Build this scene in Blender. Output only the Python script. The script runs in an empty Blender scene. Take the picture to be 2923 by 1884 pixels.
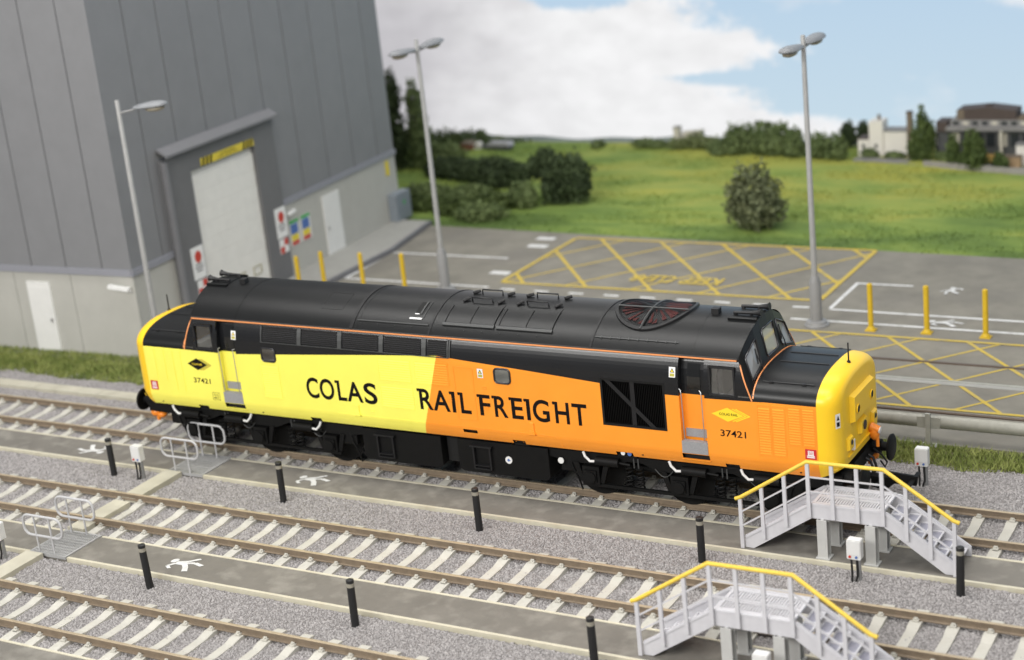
import bpy, bmesh, math, random
import numpy as np
from mathutils import Vector, Matrix

random.seed(7); np.random.seed(7)
scene = bpy.context.scene
COL = scene.collection
PI = math.pi

# ------------------------------------------------------------------ camera
CAMP = (4756.09283, 19.338214, -30.05492, 14.457989, -0.544897, -0.306929, -0.106803)
def setup_camera():
    f, x, y, z, yaw, pit, rol = CAMP
    cy, sy, cp, sp = math.cos(yaw), math.sin(yaw), math.cos(pit), math.sin(pit)
    fw = Vector((sy*cp, cy*cp, sp)); r = Vector((cy, -sy, 0)); u = r.cross(fw)
    cr, sr = math.cos(rol), math.sin(rol)
    r2 = cr*r + sr*u; u2 = -sr*r + cr*u
    cam = bpy.data.cameras.new('camera')
    ob = bpy.data.objects.new('camera', cam); COL.objects.link(ob)
    m = Matrix((r2, u2, -fw)).transposed().to_4x4(); m.translation = (x, y, z)
    ob.matrix_world = m
    cam.sensor_fit = 'HORIZONTAL'; cam.sensor_width = 36; cam.lens = f/2923*36
    cam.clip_start = .1; cam.clip_end = 500
    cam.dof.use_dof = True; cam.dof.focus_distance = 34.2; cam.dof.aperture_fstop = 0.27
    scene.camera = ob
setup_camera()

# ------------------------------------------------------------------ light
# an indoor model railway: pale room all round, long fluorescent ceiling fittings on the viewer's side, plus two added fill lamps
W = bpy.data.worlds.new('World'); scene.world = W; W.use_nodes = True
bg = W.node_tree.nodes['Background']
bg.inputs[0].default_value = (.97, .98, 1.0, 1); bg.inputs[1].default_value = 0.24
def area(name, loc, target, sx, sy, power, col=(1, .98, .945)):
    l = bpy.data.lights.new(name, 'AREA'); l.shape = 'RECTANGLE'; l.size = sx; l.size_y = sy
    l.energy = power; l.color = col
    o = bpy.data.objects.new(name, l); COL.objects.link(o); o.location = loc
    o.rotation_euler = (Vector(target)-Vector(loc)).to_track_quat('-Z', 'Y').to_euler()
area('ceiling_and_fill_light', (-6, -42, 26), (-1, 4, 1), 50, 7, 24500)
area('ceiling_and_fill_light', (25, -15, 25), (8, 0, 1), 14, 4, 2400)  # added fill lamp to brighten the locomotive nose, no known fitting
area('ceiling_and_fill_light', (-2, -3, 33), (-1, 3, 0), 46, 6, 9000)
area('ceiling_and_fill_light', (-4, 21, 34), (-4, 23, 0), 46, 6, 5200)  # added rear lamp row, lifts the field and distant trees
scene.view_settings.view_transform = 'Standard'
scene.view_settings.look = 'None'
scene.view_settings.exposure = 0.0
scene.view_settings.gamma = 1.0
scene.render.engine = 'CYCLES'
scene.cycles.use_denoising = True
scene.cycles.max_bounces = 6
scene.cycles.transparent_max_bounces = 12

# ------------------------------------------------------------------ helpers
def lin(c):
    r = []
    for v in c[:3]:
        v /= 255.
        r.append(v/12.92 if v <= .04045 else ((v+.055)/1.055)**2.4)
    return tuple(r)+(1,)

MATS = {}
def mat(name, col, rough=.55, var=.0, vscale=3., bump=0., bscale=40., metal=0., spec=.5, perobj=0., grime=None):
    """procedural surface: base colour, noise mottling, fine bump, optional per-object variation"""
    m = bpy.data.materials.new(name); m.use_nodes = True; MATS[name] = m
    nt = m.node_tree; b = nt.nodes['Principled BSDF']
    b.inputs['Roughness'].default_value = rough; b.inputs['Metallic'].default_value = metal
    b.inputs['Specular IOR Level'].default_value = spec
    col = tuple(col)[:3]+(1,)
    tc = nt.nodes.new('ShaderNodeTexCoord')
    src = None
    if var or perobj:
        n = nt.nodes.new('ShaderNodeTexNoise'); n.inputs['Scale'].default_value = vscale; n.inputs['Detail'].default_value = 5
        n.inputs['Roughness'].default_value = .65
        nt.links.new(tc.outputs['Object'], n.inputs['Vector'])
        mr = nt.nodes.new('ShaderNodeMapRange'); mr.inputs[1].default_value = .25; mr.inputs[2].default_value = .75
        mr.inputs[3].default_value = 1-var; mr.inputs[4].default_value = 1+var
        nt.links.new(n.outputs[0], mr.inputs[0])
        val = mr.outputs[0]
        if perobj:
            oi = nt.nodes.new('ShaderNodeObjectInfo')
            m2 = nt.nodes.new('ShaderNodeMapRange'); m2.inputs[3].default_value = 1-perobj; m2.inputs[4].default_value = 1+perobj
            nt.links.new(oi.outputs['Random'], m2.inputs[0])
            mu = nt.nodes.new('ShaderNodeMath'); mu.operation = 'MULTIPLY'
            nt.links.new(val, mu.inputs[0]); nt.links.new(m2.outputs[0], mu.inputs[1]); val = mu.outputs[0]
        vm = nt.nodes.new('ShaderNodeVectorMath'); vm.operation = 'SCALE'
        vm.inputs[0].default_value = col[:3]; nt.links.new(val, vm.inputs['Scale'])
        src = vm.outputs[0]
        if grime:
            gcol, gscale, amt = grime
            n2 = nt.nodes.new('ShaderNodeTexNoise'); n2.inputs['Scale'].default_value = gscale; n2.inputs['Detail'].default_value = 6
            nt.links.new(tc.outputs['Object'], n2.inputs['Vector'])
            r2 = nt.nodes.new('ShaderNodeMapRange'); r2.inputs[1].default_value = .5; r2.inputs[2].default_value = .72
            r2.inputs[4].default_value = amt; nt.links.new(n2.outputs[0], r2.inputs[0])
            mx = nt.nodes.new('ShaderNodeMix'); mx.data_type = 'RGBA'
            nt.links.new(r2.outputs[0], mx.inputs[0]); nt.links.new(src, mx.inputs[6]); mx.inputs[7].default_value = tuple(gcol)[:3]+(1,)
            src = mx.outputs[2]
        nt.links.new(src, b.inputs['Base Color'])
    else:
        b.inputs['Base Color'].default_value = col
    if bump:
        n = nt.nodes.new('ShaderNodeTexNoise'); n.inputs['Scale'].default_value = bscale; n.inputs['Detail'].default_value = 4
        nt.links.new(tc.outputs['Object'], n.inputs['Vector'])
        bp = nt.nodes.new('ShaderNodeBump'); bp.inputs['Strength'].default_value = bump; bp.inputs['Distance'].default_value = .02
        nt.links.new(n.outputs[0], bp.inputs['Height']); nt.links.new(bp.outputs[0], b.inputs['Normal'])
    return m

class MB:
    def __init__(s, xf=None):
        s.v = []; s.f = []; s.m = []; s.xf = xf
    def add(s, vs, fs, m=0):
        o = len(s.v)
        if s.xf: vs = [s.xf(p) for p in vs]
        s.v += [tuple(p) for p in vs]; s.f += [tuple(i+o for i in f) for f in fs]; s.m += [m]*len(fs)
        return s
    def box(s, x0, x1, y0, y1, z0, z1, m=0):
        return s.add([(x0,y0,z0),(x1,y0,z0),(x1,y1,z0),(x0,y1,z0),(x0,y0,z1),(x1,y0,z1),(x1,y1,z1),(x0,y1,z1)],
              [(0,3,2,1),(4,5,6,7),(0,1,5,4),(1,2,6,5),(2,3,7,6),(3,0,4,7)], m)
    def obox(s, a, b, w, h, m=0, up=(0,0,1)):
        """bar of width w and height h from a to b"""
        a, b = Vector(a), Vector(b); d = (b-a).normalized(); u = Vector(up)
        sd = d.cross(u).normalized()*w/2; u2 = sd.cross(d).normalized()*h/2
        vs = []
        for p in (a, b):
            vs += [p-sd-u2, p+sd-u2, p+sd+u2, p-sd+u2]
        return s.add(vs, [(0,1,2,3),(7,6,5,4),(0,4,5,1),(1,5,6,2),(2,6,7,3),(3,7,4,0)], m)
    def poly(s, pts, m=0): return s.add(pts, [tuple(range(len(pts)))], m)
    def prism(s, pts, ax, a, b, m=0):
        n = len(pts)
        if ax == 'y': mk = lambda p, t: (p[0], t, p[1])
        elif ax == 'x': mk = lambda p, t: (t, p[0], p[1])
        else: mk = lambda p, t: (p[0], p[1], t)
        vs = [mk(p, a) for p in pts]+[mk(p, b) for p in pts]
        fs = [tuple(range(n)), tuple(range(2*n-1, n-1, -1))]+[(i, (i+1) % n, n+(i+1) % n, n+i) for i in range(n)]
        return s.add(vs, fs, m)
    def tube(s, pts, r, n=8, closed=False, m=0):
        P = [Vector(p) for p in pts]; k = len(P); R = r if isinstance(r, (list, tuple)) else [r]*k
        vs = []; prev = None
        for i in range(k):
            if closed: d = (P[(i+1) % k]-P[i-1])
            else: d = P[min(i+1, k-1)]-P[max(i-1, 0)]
            d.normalize()
            if prev is None:
                a = Vector((0,0,1)) if abs(d.z) < .9 else Vector((1,0,0))
                u = d.cross(a).normalized()
            else:
                u = (prev-d*prev.dot(d)).normalized()
            prev = u; w = d.cross(u)
            for j in range(n):
                t = 2*PI*j/n
                vs.append(P[i]+(u*math.cos(t)+w*math.sin(t))*R[i])
        fs = []
        for i in range(k if closed else k-1):
            a = i*n; b = ((i+1) % k)*n
            for j in range(n):
                j2 = (j+1) % n; fs.append((a+j, a+j2, b+j2, b+j))
        if not closed: fs += [tuple(range(n-1, -1, -1)), tuple(range((k-1)*n, k*n))]
        return s.add(vs, fs, m)
    def cyl(s, p0, p1, r0, r1=None, n=14, m=0):
        return s.tube([p0, p1], [r0, r0 if r1 is None else r1], n, False, m)
    def ell(s, c, r, nu=12, nv=8, m=0):
        vs = [(c[0], c[1], c[2]-r[2])]
        for i in range(1, nv):
            t = -PI/2+PI*i/nv
            for j in range(nu):
                q = 2*PI*j/nu
                vs.append((c[0]+r[0]*math.cos(t)*math.cos(q), c[1]+r[1]*math.cos(t)*math.sin(q), c[2]+r[2]*math.sin(t)))
        vs.append((c[0], c[1], c[2]+r[2])); L = len(vs)-1
        fs = [(0, 1+(j+1) % nu, 1+j) for j in range(nu)]
        for i in range(nv-2):
            for j in range(nu):
                a = 1+i*nu+j; b = 1+i*nu+(j+1) % nu; fs.append((a, b, b+nu, a+nu))
        o = 1+(nv-2)*nu
        fs += [(o+j, o+(j+1) % nu, L) for j in range(nu)]
        return s.add(vs, fs, m)
    def lathe(s, c, prof, n=18, m=0):
        """prof: (radius, z) pairs round a vertical axis at c"""
        return s.tube_profile(c, prof, n, m)
    def tube_profile(s, c, prof, n, m):
        vs = []
        for r, z in prof:
            for j in range(n):
                t = 2*PI*j/n; vs.append((c[0]+r*math.cos(t), c[1]+r*math.sin(t), c[2]+z))
        fs = []
        for i in range(len(prof)-1):
            for j in range(n):
                j2 = (j+1) % n; fs.append((i*n+j, i*n+j2, (i+1)*n+j2, (i+1)*n+j))
        fs += [tuple(range(n-1, -1, -1)), tuple(range((len(prof)-1)*n, len(prof)*n))]
        return s.add(vs, fs, m)
    def mesh(s, name, mats, off=(0,0,0), smooth=None, recalc=True):
        me = bpy.data.meshes.new(name)
        ox, oy, oz = off
        me.from_pydata([(p[0]-ox, p[1]-oy, p[2]-oz) for p in s.v], [], s.f)
        for mm in (mats if isinstance(mats, (list, tuple)) else [mats]): me.materials.append(mm)
        me.polygons.foreach_set('material_index', s.m)
        if recalc:
            bm = bmesh.new(); bm.from_mesh(me); bmesh.ops.recalc_face_normals(bm, faces=bm.faces); bm.to_mesh(me); bm.free()
        if smooth is not None:
            me.polygons.foreach_set('use_smooth', [True]*len(me.polygons))
            me.set_sharp_from_angle(angle=math.radians(smooth))
        return me
    def build(s, name, mats, parent=None, smooth=None, label=None, kind=None, recalc=True):
        off = root_loc(parent)
        o = bpy.data.objects.new(name, s.mesh(name, mats, off, smooth, recalc)); COL.objects.link(o)
        if parent is not None: o.parent = parent
        if label: o['label'] = label
        if kind: o['kind'] = kind
        return o

def root_loc(o):
    l = Vector((0,0,0))
    while o is not None:
        l += o.location; o = o.parent
    return l
def thing(name, label, cat, loc=(0,0,0), group=None):
    o = bpy.data.objects.new(name, None); COL.objects.link(o); o.location = loc; o.empty_display_size = .2
    o['label'] = label; o['category'] = cat
    if group: o['group'] = group
    return o
def tag(o, label, cat, group=None):
    o['label'] = label; o['category'] = cat
    if group: o['group'] = group
    return o
def copy_tree(o, loc=None, parent=None, label=None):
    c = o.copy(); COL.objects.link(c)
    if loc is not None: c.location = loc
    if parent is not None: c.parent = parent
    if label: c['label'] = label
    for ch in list(o.children): copy_tree(ch, None, c)
    return c
def inst(name, me, loc, parent=None, rotz=0):
    o = bpy.data.objects.new(name, me); COL.objects.link(o); o.location = Vector(loc)-root_loc(parent); o.rotation_euler = (0, 0, rotz)
    if parent is not None: o.parent = parent
    return o

_txt = {}
def text_shape(s, bold=0.0):
    """outline letters as (verts2d, faces), normalised to a unit box"""
    if (s, bold) in _txt: return _txt[(s, bold)]
    cu = bpy.data.curves.new('letters', 'FONT'); cu.body = s; cu.size = 1; cu.offset = bold; cu.resolution_u = 6
    ob = bpy.data.objects.new('letters', cu); COL.objects.link(ob)
    dg = bpy.context.evaluated_depsgraph_get(); dg.update()
    me = bpy.data.meshes.new_from_object(ob.evaluated_get(dg))
    V = np.array([v.co[:2] for v in me.vertices]); F = [tuple(p.vertices) for p in me.polygons]
    bpy.data.objects.remove(ob); bpy.data.curves.remove(cu); bpy.data.meshes.remove(me)
    mn, mx = V.min(0), V.max(0); asp = (mx-mn)[0]/(mx-mn)[1]
    V = (V-mn)/(mx-mn)
    _txt[(s, bold)] = (V, F, asp); return _txt[(s, bold)]
def put_text(mb, s, o, r, u, bold=0.0, m=0):
    """fit text s into the parallelogram o + a*r + b*u"""
    V, F, _ = text_shape(s, bold); o, r, u = Vector(o), Vector(r), Vector(u)
    mb.add([o+r*float(a)+u*float(b) for a, b in V], F, m)

# ------------------------------------------------------------------ materials
M_black = mat('satin_black_paint', (.0065,.007,.0075), .36, .12, 2.5, .04, 300, spec=.36)
M_frame = mat('black_underframe', (.0045,.0045,.0045), .6, .25, 6, .1, 60, spec=.22)
M_dark = mat('dark_void', (.004,.004,.004), .8)
M_orange = mat('orange_paint', (.93,.27,.022), .4)
M_oline = mat('orange_lining', (.85,.33,.12), .45)
M_nose = mat('warning_yellow_paint', (.93,.59,.022), .36, .02, 3)
M_white = mat('white_paint', (.8,.8,.79), .45, .04, 6)
M_letter = mat('black_lettering', (.004,.0035,.004), .5, spec=.2)
M_red = mat('red_sign_print', (.55,.02,.03), .5)
M_logo = mat('logo_yellow_print', (.93,.68,.03), .45)
M_gold = mat('logo_gold_outline', (.45,.40,.06), .5)
M_step = mat('grey_tread_plate', (.30,.30,.31), .5, .25, 60, .5, 90)
M_silver = mat('bare_steel', (.55,.55,.55), .35, .1, 10, metal=.7)
M_rubber = mat('window_rubber', (.012,.012,.013), .5)
M_fan = mat('red_fan_blades', (.085,.010,.008), .6, .3, 8)
M_cabgrey = mat('cab_interior_grey', (.72,.72,.70), .6, .1, 4)
M_seat = mat('dark_seat_cloth', (.02,.02,.022), .8)
M_grille = mat('louvre_black', (.035,.035,.037), .35)
M_gbar = mat('radiator_black', (.003,.003,.003), .5, spec=.15)
M_brace = mat('radiator_brace', (.013,.013,.014), .45, spec=.35)
M_slate = mat('roof_strap_grey', (.05,.052,.052), .45)
M_windowrim = mat('polished_window_rim', (.06,.06,.065), .25, metal=.6)

def glass_mat(name, tint=(.75,.8,.78), t=.8, haze=0.):
    m = bpy.data.materials.new(name); m.use_nodes = True; nt = m.node_tree; nt.nodes.clear()
    out = nt.nodes.new('ShaderNodeOutputMaterial'); mx = nt.nodes.new('ShaderNodeMixShader')
    tr = nt.nodes.new('ShaderNodeBsdfTransparent'); gl = nt.nodes.new('ShaderNodeBsdfGlossy')
    tr.inputs[0].default_value = (*tint, 1); gl.inputs['Roughness'].default_value = .08; gl.inputs[0].default_value = (.9,.9,.9,1)
    mx.inputs[0].default_value = 1-t
    nt.links.new(tr.outputs[0], mx.inputs[1]); nt.links.new(gl.outputs[0], mx.inputs[2])
    last = mx.outputs[0]
    if haze:
        df = nt.nodes.new('ShaderNodeBsdfDiffuse'); df.inputs[0].default_value = (.8,.8,.79,1); m2 = nt.nodes.new('ShaderNodeMixShader'); m2.inputs[0].default_value = haze
        nt.links.new(last, m2.inputs[1]); nt.links.new(df.outputs[0], m2.inputs[2]); last = m2.outputs[0]
    nt.links.new(last, out.inputs[0])
    return m
M_glass = glass_mat('cab_glass', (.93,.95,.94), .74)
M_wglass = glass_mat('moulded_windscreen', (.95,.96,.95), .78, .34)
M_doorglass = glass_mat('door_glass', (.3,.32,.32), .9)
M_dglass = glass_mat('dark_side_glass', (.4,.42,.42), .7)

def livery():
    """paint scheme of the locomotive: where the paint is yellow, orange or black on the body itself"""
    m = bpy.data.materials.new('locomotive_livery'); m.use_nodes = True; nt = m.node_tree; b = nt.nodes['Principled BSDF']
    N = nt.nodes.new; L = nt.links.new
    tc = N('ShaderNodeTexCoord'); sx = N('ShaderNodeSeparateXYZ'); L(tc.outputs['Object'], sx.inputs[0])
    def mth(op, a, b_=None):
        n = N('ShaderNodeMath'); n.operation = op
        for i, v in enumerate((a, b_)):
            if v is None: continue
            if isinstance(v, (int, float)): n.inputs[i].default_value = v
            else: L(v, n.inputs[i])
        return n.outputs[0]
    x, z = sx.outputs[0], sx.outputs[2]
    cr = N('ShaderNodeValToRGB'); el = cr.color_ramp
    pts = [(-8.7,2.745),(-7.33,2.70),(-6.38,2.69),(-5.8,2.695),(-4.97,2.75),(-4.37,2.79),(-1.64,2.985),(-.06,3.085),(.32,3.055),(2.25,2.925),(3.89,2.80),(5.4,2.675),(6.26,2.67),(7.33,2.69),(8.7,2.75)]
    P = [((px+9.2)/18.4, (pz-2)/2) for px, pz in pts]
    el.elements[0].position = P[0][0]; el.elements[0].color = (P[0][1],)*3+(1,)
    el.elements[1].position = P[-1][0]; el.elements[1].color = (P[-1][1],)*3+(1,)
    for p, v in P[1:-1]:
        e = el.elements.new(p); e.color = (v, v, v, 1)
    L(mth('DIVIDE', mth('ADD', x, 9.2), 18.4), cr.inputs[0])
    zl = mth('ADD', mth('MULTIPLY', cr.outputs[0], 2.0), 2.0)
    black = mth('GREATER_THAN', z, zl)
    split = mth('MULTIPLY_ADD', mth('SUBTRACT', 3.08, z), -.3)
    split.node.inputs[2].default_value = -.06
    orange = mth('GREATER_THAN', x, split)
    end = mth('GREATER_THAN', mth('ABSOLUTE', x), 8.6)
    def mix(f, a, b_):
        n = N('ShaderNodeMix'); n.data_type = 'RGBA'; L(f, n.inputs[0])
        for i, v in ((6, a), (7, b_)):
            if isinstance(v, tuple): n.inputs[i].default_value = v
            else: L(v, n.inputs[i])
        return n.outputs[2]
    c = mix(orange, (.94,.87,.135,1), (.95,.325,.030,1))
    c = mix(black, c, (.009,.0095,.011,1))
    c = mix(end, c, (.90,.52,.016,1))
    # light dust
    n = N('ShaderNodeTexNoise'); n.inputs['Scale'].default_value = 1.7; n.inputs['Detail'].default_value = 7; L(tc.outputs['Object'], n.inputs['Vector'])
    mr = N('ShaderNodeMapRange'); mr.inputs[1].default_value = .3; mr.inputs[2].default_value = .75; mr.inputs[3].default_value = .96; mr.inputs[4].default_value = 1.03
    L(n.outputs[0], mr.inputs[0])
    vm = N('ShaderNodeVectorMath'); vm.operation = 'SCALE'; L(c, vm.inputs[0]); L(mr.outputs[0], vm.inputs['Scale'])
    L(vm.outputs[0], b.inputs['Base Color'])
    b.inputs['Roughness'].default_value = .25
    n2 = N('ShaderNodeTexNoise'); n2.inputs['Scale'].default_value = 220; L(tc.outputs['Object'], n2.inputs['Vector'])
    bp = N('ShaderNodeBump'); bp.inputs['Strength'].default_value = .05; bp.inputs['Distance'].default_value = .01
    L(n2.outputs[0], bp.inputs['Height']); L(bp.outputs[0], b.inputs['Normal'])
    return m
M_liv = livery()
M_pressed = M_liv.copy(); M_pressed.name = 'pressed_louvre_paint'; M_pressed.node_tree.nodes['Principled BSDF'].inputs['Roughness'].default_value = .7; M_pressed.node_tree.nodes['Principled BSDF'].inputs['Specular IOR Level'].default_value = .2

M_rail = mat('rusty_rail_side', (.195,.150,.105), .65, .22, 7, .15, 60)
M_railtop = mat('worn_rail_head', (.42,.34,.23), .38, .15, 9, metal=.15)
M_sleeper = mat('pale_concrete_sleeper', (.50,.485,.435), .75, .06, 9, .12, 70, perobj=.05, grime=((.42,.40,.34), 4, .35))
M_path = mat('grey_tarmac_path', (.172,.160,.140), .8, .16, 1.6, .25, 70, grime=((.30,.285,.25), 2.3, .6))
M_edge = mat('cream_path_edging', (.58,.545,.43), .7, .10, 6, .1, 50, grime=((.42,.37,.26), 3, .5))
M_yard = mat('concrete_yard', (.212,.198,.165), .8, .22, .9, .15, 50, grime=((.17,.158,.14), .5, .6))
M_wmark = mat('white_road_paint', (.68,.68,.67), .7, .12, 5, grime=((.3,.29,.27), 6, .55))
M_ymark = mat('yellow_road_paint', (.56,.41,.06), .7, .16, 4, grime=((.31,.27,.15), 4, .75))
M_conc = mat('beige_concrete', (.50,.475,.385), .8, .1, 4, .1, 60, grime=((.33,.31,.24), 2, .5))
M_kerb = mat('kerb_grey', (.17,.17,.18), .75, .1, 4)
M_pave = mat('pavement_concrete', (.34,.335,.31), .8, .08, 3, .1, 40)
M_upper = mat('grey_cladding', (.208,.211,.221), .55, .05, 1.2, .03, 200, perobj=.025)
M_lower = mat('pale_cladding', (.45,.445,.41), .6, .06, 1.1, .03, 200, perobj=.02)
M_band = mat('blue_grey_flashing', (.27,.275,.31), .5, .05, 3)
M_surr = mat('dark_grey_surround', (.15,.15,.155), .55, .06, 2)
M_canopy = mat('canopy_grey', (.19,.19,.20), .55, .05, 2)
M_roller = mat('offwhite_shutter', (.78,.77,.73), .5, .05, 2.5)
M_door = mat('white_door', (.74,.74,.72), .5, .04, 3)
M_gutter = mat('shadow_gap', (.045,.047,.05), .7)
M_yel = mat('safety_yellow', (.60,.40,.018), .5, .08, 6)
M_lampgrey = mat('lamp_post_grey', (.25,.25,.25), .5, .08, 5)
M_pole = mat('lamp_pole_grey', (.33,.33,.325), .5, .08, 5)
M_lamphead = mat('lamp_head_grey', (.23,.24,.255), .5, .08, 6)
M_lens = mat('lamp_lens', (.30,.27,.21), .3)
M_post = mat('matt_black_post', (.014,.014,.015), .55, .2, 8)
M_pband = mat('faded_pale_band', (.30,.28,.23), .7, .2, 20)
M_hoop = mat('galvanised_tube', (.47,.47,.48), .45, .12, 20)
M_grate = mat('galvanised_grating', (.36,.36,.36), .5, .15, 20)
M_stair = mat('light_grey_moulded_plastic', (.59,.585,.615), .55, .05, 8)
M_stairy = mat('yellow_handrail_paint', (.74,.52,.06), .5, .1, 12)
M_tread = mat('lilac_grey_tread_panel', (.30,.30,.36), .6, .2, 40)
M_stairleg = mat('grey_platform_leg', (.50,.50,.485), .6, .08, 6)
M_galv = mat('armco_galvanised', (.36,.355,.31), .5, .15, 6)
M_pipe = mat('dark_brown_pipe', (.10,.07,.05), .5)
M_cabinet = mat('blue_grey_cabinet', (.22,.25,.28), .55, .06, 4)
M_blue = mat('blue_print', (.08,.16,.42), .5); M_green = mat('green_print', (.06,.38,.10), .5)
M_pyel = mat('yellow_print', (.75,.60,.05), .5); M_pred = mat('red_print', (.55,.05,.03), .5)
M_cable = mat('black_cable', (.012,.012,.012), .5)
M_boxw = mat('white_plastic_box', (.72,.72,.71), .45, .04, 6)

# ------------------------------------------------------------------ ground and sky
G = -0.2
def sky():
    m = bpy.data.materials.new('printed_sky'); m.use_nodes = True; nt = m.node_tree; nt.nodes.clear()
    N = nt.nodes.new; L = nt.links.new
    out = N('ShaderNodeOutputMaterial'); em = N('ShaderNodeEmission'); L(em.outputs[0], out.inputs[0])
    tc = N('ShaderNodeTexCoord'); s = N('ShaderNodeSeparateXYZ'); L(tc.outputs['Object'], s.inputs[0])
    def mth(op, *a):
        n = N('ShaderNodeMath'); n.operation = op
        for i, v in enumerate(a):
            if isinstance(v, (int, float)): n.inputs[i].default_value = v
            else: L(v, n.inputs[i])
        return n.outputs[0]
    x, z = s.outputs[0], s.outputs[2]
    mp = N('ShaderNodeMapping'); mp.inputs['Scale'].default_value = (.32, 1, .62); L(tc.outputs['Object'], mp.inputs[0])
    n1 = N('ShaderNodeTexNoise'); n1.inputs['Scale'].default_value = 1.0; n1.inputs['Detail'].default_value = 8; n1.inputs['Roughness'].default_value = .58
    L(mp.outputs[0], n1.inputs['Vector'])
    n2 = N('ShaderNodeTexNoise'); n2.inputs['Scale'].default_value = .45; n2.inputs['Detail'].default_value = 5; L(mp.outputs[0], n2.inputs['Vector'])
    cr = N('ShaderNodeValToRGB'); el = cr.color_ramp
    pts = [(-3,-4.5),(-2.3,-6.4),(-1.75,-8.0),(-1.2,-10.8),(-.2,-12.2),(.15,-15.0),(.42,-16.6),(.72,-12.4),(1.3,-10.8),(1.9,-9.6),(2.3,-11.0),(2.9,-13.2),(4.2,-14.4),(6.5,-16)]
    P = [((a+3)/10, (b+20)/20) for a, b in pts]
    el.elements[0].position = P[0][0]; el.elements[0].color = (P[0][1],)*3+(1,)
    el.elements[1].position = P[-1][0]; el.elements[1].color = (P[-1][1],)*3+(1,)
    for p, v in P[1:-1]:
        e = el.elements.new(p); e.color = (v, v, v, 1)
    L(mth('DIVIDE', mth('ADD', z, 3.0), 10.0), cr.inputs[0])
    xb = mth('SUBTRACT', mth('MULTIPLY', cr.outputs[0], 20.0), 20.0)
    nf = N('ShaderNodeTexNoise'); nf.inputs['Scale'].default_value = 2.6; nf.inputs['Detail'].default_value = 9; nf.inputs['Roughness'].default_value = .68
    mpf = N('ShaderNodeMapping'); mpf.inputs['Scale'].default_value = (.42, 1, .55); L(tc.outputs['Object'], mpf.inputs[0]); L(mpf.outputs[0], nf.inputs['Vector'])
    wob = mth('ADD', mth('MULTIPLY', mth('SUBTRACT', n1.outputs[0], .5), 4.0), mth('MULTIPLY', mth('SUBTRACT', nf.outputs[0], .5), 7.5))
    d = mth('ADD', mth('SUBTRACT', xb, x), wob)
    mr = N('ShaderNodeMapRange'); mr.interpolation_type = 'SMOOTHSTEP'; mr.inputs[1].default_value = -1.5; mr.inputs[2].default_value = 1.5; L(d, mr.inputs[0])
    # wisps in the blue
    w = N('ShaderNodeMapRange'); w.inputs[1].default_value = .60; w.inputs[2].default_value = .80; w.inputs[4].default_value = .75; L(n2.outputs[0], w.inputs[0])
    # a gap of blue high in the cloud
    def blob(cx, cz, rx, rz_, lo, hi):
        q = mth('ADD', mth('POWER', mth('DIVIDE', mth('SUBTRACT', x, cx), rx), 2.0), mth('POWER', mth('DIVIDE', mth('SUBTRACT', z, cz), rz_), 2.0))
        q = mth('ADD', q, mth('MULTIPLY', mth('SUBTRACT', nf.outputs[0], .5), 2.4))
        b_ = N('ShaderNodeMapRange'); b_.interpolation_type = 'SMOOTHSTEP'; b_.inputs[1].default_value = lo; b_.inputs[2].default_value = hi; b_.inputs[3].default_value = 1; b_.inputs[4].default_value = 0; L(q, b_.inputs[0]); return b_.outputs[0]
    cover = mth('MAXIMUM', mth('MULTIPLY', mr.outputs[0], mth('SUBTRACT', 1.0, blob(-20.5, 4.6, 3.4, .75, .5, 1.3))), w.outputs[0])
    cover = mth('MAXIMUM', cover, mth('MULTIPLY', blob(-8.9, -2.1, 2.6, .55, .3, 1.5), .9))
    cover = mth('MAXIMUM', cover, mth('MULTIPLY', blob(3.0, 4.0, 3.0, .8, .2, 1.6), .8))

    # cloud shading: greyer far left, whiter to the right
    g = N('ShaderNodeMapRange'); g.interpolation_type = 'SMOOTHSTEP'; g.inputs[1].default_value = -34; g.inputs[2].default_value = -20
    L(mth('ADD', x, mth('MULTIPLY', mth('SUBTRACT', n2.outputs[0], .5), 16.0)), g.inputs[0])
    mc = N('ShaderNodeMix'); mc.data_type = 'RGBA'; L(g.outputs[0], mc.inputs[0])
    mc.inputs[6].default_value = lin((197,195,199)); mc.inputs[7].default_value = lin((242,242,243))
    bl = N('ShaderNodeMapRange'); bl.inputs[1].default_value = -3; bl.inputs[2].default_value = 5; L(z, bl.inputs[0])
    mb = N('ShaderNodeMix'); mb.data_type = 'RGBA'; L(bl.outputs[0], mb.inputs[0])
    mb.inputs[6].default_value = lin((201,221,233)); mb.inputs[7].default_value = lin((186,211,233))
    n3 = N('ShaderNodeTexNoise'); n3.inputs['Scale'].default_value = 1.5; n3.inputs['Detail'].default_value = 7; n3.inputs['Roughness'].default_value = .5; L(mp.outputs[0], n3.inputs['Vector'])
    sh_ = N('ShaderNodeMapRange'); sh_.inputs[1].default_value = .3; sh_.inputs[2].default_value = .7; sh_.inputs[3].default_value = .93; sh_.inputs[4].default_value = 1.06; L(n3.outputs[0], sh_.inputs[0])
    vs_ = N('ShaderNodeVectorMath'); vs_.operation = 'SCALE'; L(mc.outputs[2], vs_.inputs[0]); L(sh_.outputs[0], vs_.inputs['Scale'])
    mx = N('ShaderNodeMix'); mx.data_type = 'RGBA'; L(cover, mx.inputs[0]); L(mb.outputs[2], mx.inputs[6]); L(vs_.outputs[0], mx.inputs[7])
    L(mx.outputs[2], em.inputs[0]); em.inputs[1].default_value = 1.0
    b = MB(); xs = [-95+5*i for i in range(37)]
    for i in range(36):
        y0 = 46-.0*xs[i]; b.add([(xs[i], y0, -9), (xs[i+1], y0, -9), (xs[i+1], y0, 34), (xs[i], y0, 34)], [(0, 1, 2, 3)])
    b.build('sky', m, kind='structure')
sky()
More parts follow.
